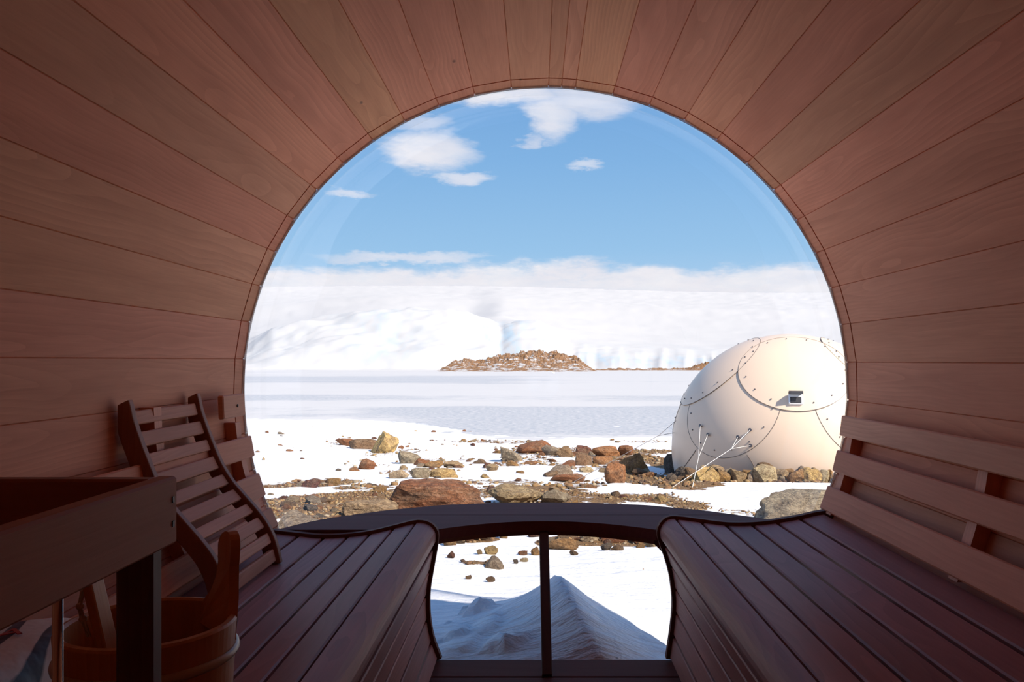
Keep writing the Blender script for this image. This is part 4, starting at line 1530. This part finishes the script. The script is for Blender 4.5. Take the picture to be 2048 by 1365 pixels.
# ------------------------------------------------------------------ the pod
def make_pod():
    base_z = PODC.z - 0.62
    root = tag(empty('round_pod', (PODC.x, PODC.y, base_z)), 'round peach fibreglass pod hut standing on a ring of stones', 'hut')
    C = Vector((0, 0, PODC.z - base_z))
    # facing: azimuth measured from the direction to the camera, positive to the right
    tocam = Vector((CAM.x - PODC.x, CAM.y - PODC.y, 0)).normalized()
    right = Vector((-tocam.y, tocam.x, 0))
    def dirv(az, el):
        a, e = R_(az), R_(el)
        return (tocam * math.cos(a) + right * math.sin(a)) * math.cos(e) + Vector((0, 0, math.sin(e)))
    if dirv(90, 0).x < 0:
        right.negate()
    # shell
    nu, nv = 128, 56
    vs, fs = [], []
    e0 = math.degrees(math.asin(-0.62 / POD_R))
    for j in range(nv):
        el = e0 + (90 - e0) * j / nv
        for i in range(nu):
            vs.append(C + dirv(360 * i / nu, el) * POD_R)
    top = len(vs)
    vs.append(C + Vector((0, 0, POD_R)))
    for j in range(nv - 1):
        for i in range(nu):
            fs.append((j * nu + i, j * nu + (i + 1) % nu, (j + 1) * nu + (i + 1) % nu, (j + 1) * nu + i))
    for i in range(nu):
        fs.append(((nv - 1) * nu + i, (nv - 1) * nu + (i + 1) % nu, top))
    bm = bmesh.new()
    bb = [bm.verts.new(v) for v in vs]
    for f in fs:
        bm.faces.new([bb[k] for k in f])
    link('shell', from_bm('shell', bm), M['pod'], root, smooth=True)

    def frame(az, el):
        d = dirv(az, el)
        e = d.cross(Vector((0, 0, 1))).normalized()
        return d, e, e.cross(d).normalized()

    bolts = []

    def cap(az, el, rad, lift, t0=0, t1=360, bolt_from=None, squash=1.0):
        """round panel lying a little proud of the shell, with its dark seal round the rim"""
        d, e, u = frame(az, el)
        n_a, n_r = 72, 10
        vs, fs = [C + d * (POD_R + lift)], []
        def pt(t, r, h):
            r = R_(r)
            w = (e * math.cos(t) + u * math.sin(t) * squash)
            return C + (d * math.cos(r) + w * math.sin(r)).normalized() * (POD_R + h)
        for j in range(1, n_r + 1):
            for i in range(n_a):
                vs.append(pt(2 * math.pi * i / n_a, rad * j / n_r, lift))
        for i in range(n_a):
            fs.append((0, 1 + i, 1 + (i + 1) % n_a))
        for j in range(n_r - 1):
            for i in range(n_a):
                a, b = 1 + j * n_a + i, 1 + j * n_a + (i + 1) % n_a
                fs.append((a, b, b + n_a, a + n_a))
        bm = bmesh.new()
        bb = [bm.verts.new(v) for v in vs]
        for f in fs:
            bm.faces.new([bb[k] for k in f])
        p_ = link('panel', from_bm('panel', bm), M['pod'], root, smooth=True)
        bm = bmesh.new()
        ring = [pt(2 * math.pi * i / 96, rad, lift - 0.001) for i in range(97)]
        tube_into(bm, ring, 0.007, 5, cap=False)
        link('seal', from_bm('seal', bm), M['seam'], p_)
        for k in range(15):
            t = 2 * math.pi * (k + 0.5) / 15
            nd = (pt(t, rad - 3.2, 1.0) - C).normalized()
            if lift < 0.01 and any(nd.angle(dirv(4.4 + 72 * q, 48)) < R_(25.5) for q in range(5)):
                continue
            bolts.append((pt(t, rad - 3.2, lift), nd))
        return p_

    for k in range(5):
        cap(-31.5 + 72 * k, 25.5, 25.5, 0.003)
    for k in range(5):
        cap(4.4 + 72 * k, 48, 25.5, 0.020)
    # upright seams of the skirt below the lower panels
    bm = bmesh.new()
    for k in range(5):
        for s in (-1, 1):
            pts = []
            for q in range(9):
                t = q / 8
                pts.append(C + dirv(-31.5 + 72 * k + s * (14 + 10 * t + 6 * t * t * (1 if s < 0 else -0.9)), 2.5 - 12.5 * t) * (POD_R + 0.004))
            tube_into(bm, pts, 0.009, 5, cap=False)
    link('skirt_seams', from_bm('skirt_seams', bm), M['seam'], root)
    bm = bmesh.new()
    for p_, d in bolts:
        m_ = bmesh.ops.create_icosphere(bm, subdivisions=1, radius=0.019)
        bmesh.ops.translate(bm, vec=p_ + d * 0.008, verts=m_['verts'])
    tag(link('bolts', from_bm('bolts', bm), M['bolt'], root), kind='stuff')

    # sphere hit for things fixed to the shell
    def on_pod(px, py):
        d = (at(px, py, 1.0) - CAM)
        d.normalize()
        oc = CAM - PODC
        b = oc.dot(d)
        c = oc.dot(oc) - (POD_R + 0.01) ** 2
        disc = b * b - c
        if disc < 0:
            q = CAM + d * (-b)
            return PODC + (q - PODC).normalized() * (POD_R + 0.01)
        return CAM + d * (-b - math.sqrt(disc))

    # hooded vent
    vp = on_pod(1591, 800)
    nrm = (vp - PODC).normalized()
    side = nrm.cross(Vector((0, 0, 1))).normalized()
    up = side.cross(nrm).normalized()
    rot = Matrix((side, nrm, up)).transposed().to_euler()
    loc = vp - root.location
    # y of the part points out of the shell
    vent = link('vent', box_mesh('vent', 0.30, 0.07, 0.26, 0.02, 2), M['vent_white'], root, loc + nrm * 0.025, rot)
    hood = extrude_poly('hood', [(0, 0.14), (0.15, 0.12), (0.16, 0.03), (0.145, 0.03), (0.13, 0.10), (0, 0.115)], -0.15, 0.15, 0.004)
    for v in hood.vertices:
        v.co = Vector((v.co.y, v.co.x, v.co.z))
    hood.flip_normals()
    link('hood', hood, M['vent_dark'], vent, (0, 0.03, 0.0))
    link('grille', box_mesh('grille', 0.235, 0.03, 0.15, 0.01), M['vent_dark'], vent, (0, 0.03, -0.035))
    # rope eyelets
    for q, (ex, ey) in enumerate(((1403, 853), (1418, 870), (1501, 861), (1477, 875), (1502, 892))):
        p_ = on_pod(ex, ey)
        n_ = (p_ - PODC).normalized()
        bm = bmesh.new()
        tube_into(bm, [n_ * -0.02, n_ * 0.03], 0.022, 10)
        tube_into(bm, [n_ * 0.03, n_ * 0.05], 0.04, 10)
        link('eyelet', from_bm('eyelet', bm), M['bolt'], root, p_ - root.location)
    return on_pod


on_pod = make_pod()


def rope(label, segs, mat, r=0.005):
    bm = bmesh.new()
    o0 = Vector(segs[0][-1])
    for pts in segs:
        fine = []
        for a, b in zip(pts[:-1], pts[1:]):
            for k in range(6):
                fine.append(Vector(a).lerp(Vector(b), k / 6) - o0)
        fine.append(Vector(pts[-1]) - o0)
        tube_into(bm, fine, r, 6)
    return tag(link('guy_rope', from_bm('guy_rope', bm), mat, loc=o0, smooth=True), label, 'rope', 'guy ropes of the pod')


def toward(px, py, pod_p, gnd):
    """point between pod and anchor seen at about this pixel"""
    t = (py - (VY + (CAM.z - pod_p.z) / pod_p.y * F)) / max(1e-6, ((CAM.z - gnd.z) / gnd.y * F) - ((CAM.z - pod_p.z) / pod_p.y * F))
    return at(px, py, pod_p.y + (gnd.y - pod_p.y) * t)


off = lambda px, py: on_pod(px, py) + (on_pod(px, py) - PODC).normalized() * 0.04
ga = hit(1385, 976)
p1, p2 = off(1403, 853), off(1418, 870)
kn = toward(1397, 916, p1, ga)
rope('white guy rope pair running down near the left side of the pod', [[p1, kn, ga], [p2, kn]], M['rope_white'])
gb = hit(1345, 976)
p3, p4, p5 = off(1501, 861), off(1477, 875), off(1502, 892)
kn2 = toward(1463, 898, p3, gb)
rope('long slanting white guy rope with three tails on the pod front', [[p3, kn2, gb], [p4, kn2], [p5, kn2]], M['rope_white'])
pa, pb = on_pod(1352, 842), on_pod(1348, 866)
gc = at(1317, 872, pa.y - 0.6)
gz = float(ground(gc.x, gc.y))
gd = gc + (gc - (pa + pb) / 2) * ((gz - gc.z) / (gc.z - (pa.z + pb.z) / 2) if gc.z < (pa.z + pb.z) / 2 else 0)
rope('dark guy rope pair on the far left edge of the pod', [[pa, gc, gd], [pb, gc]], M['rope_dark'], 0.006)
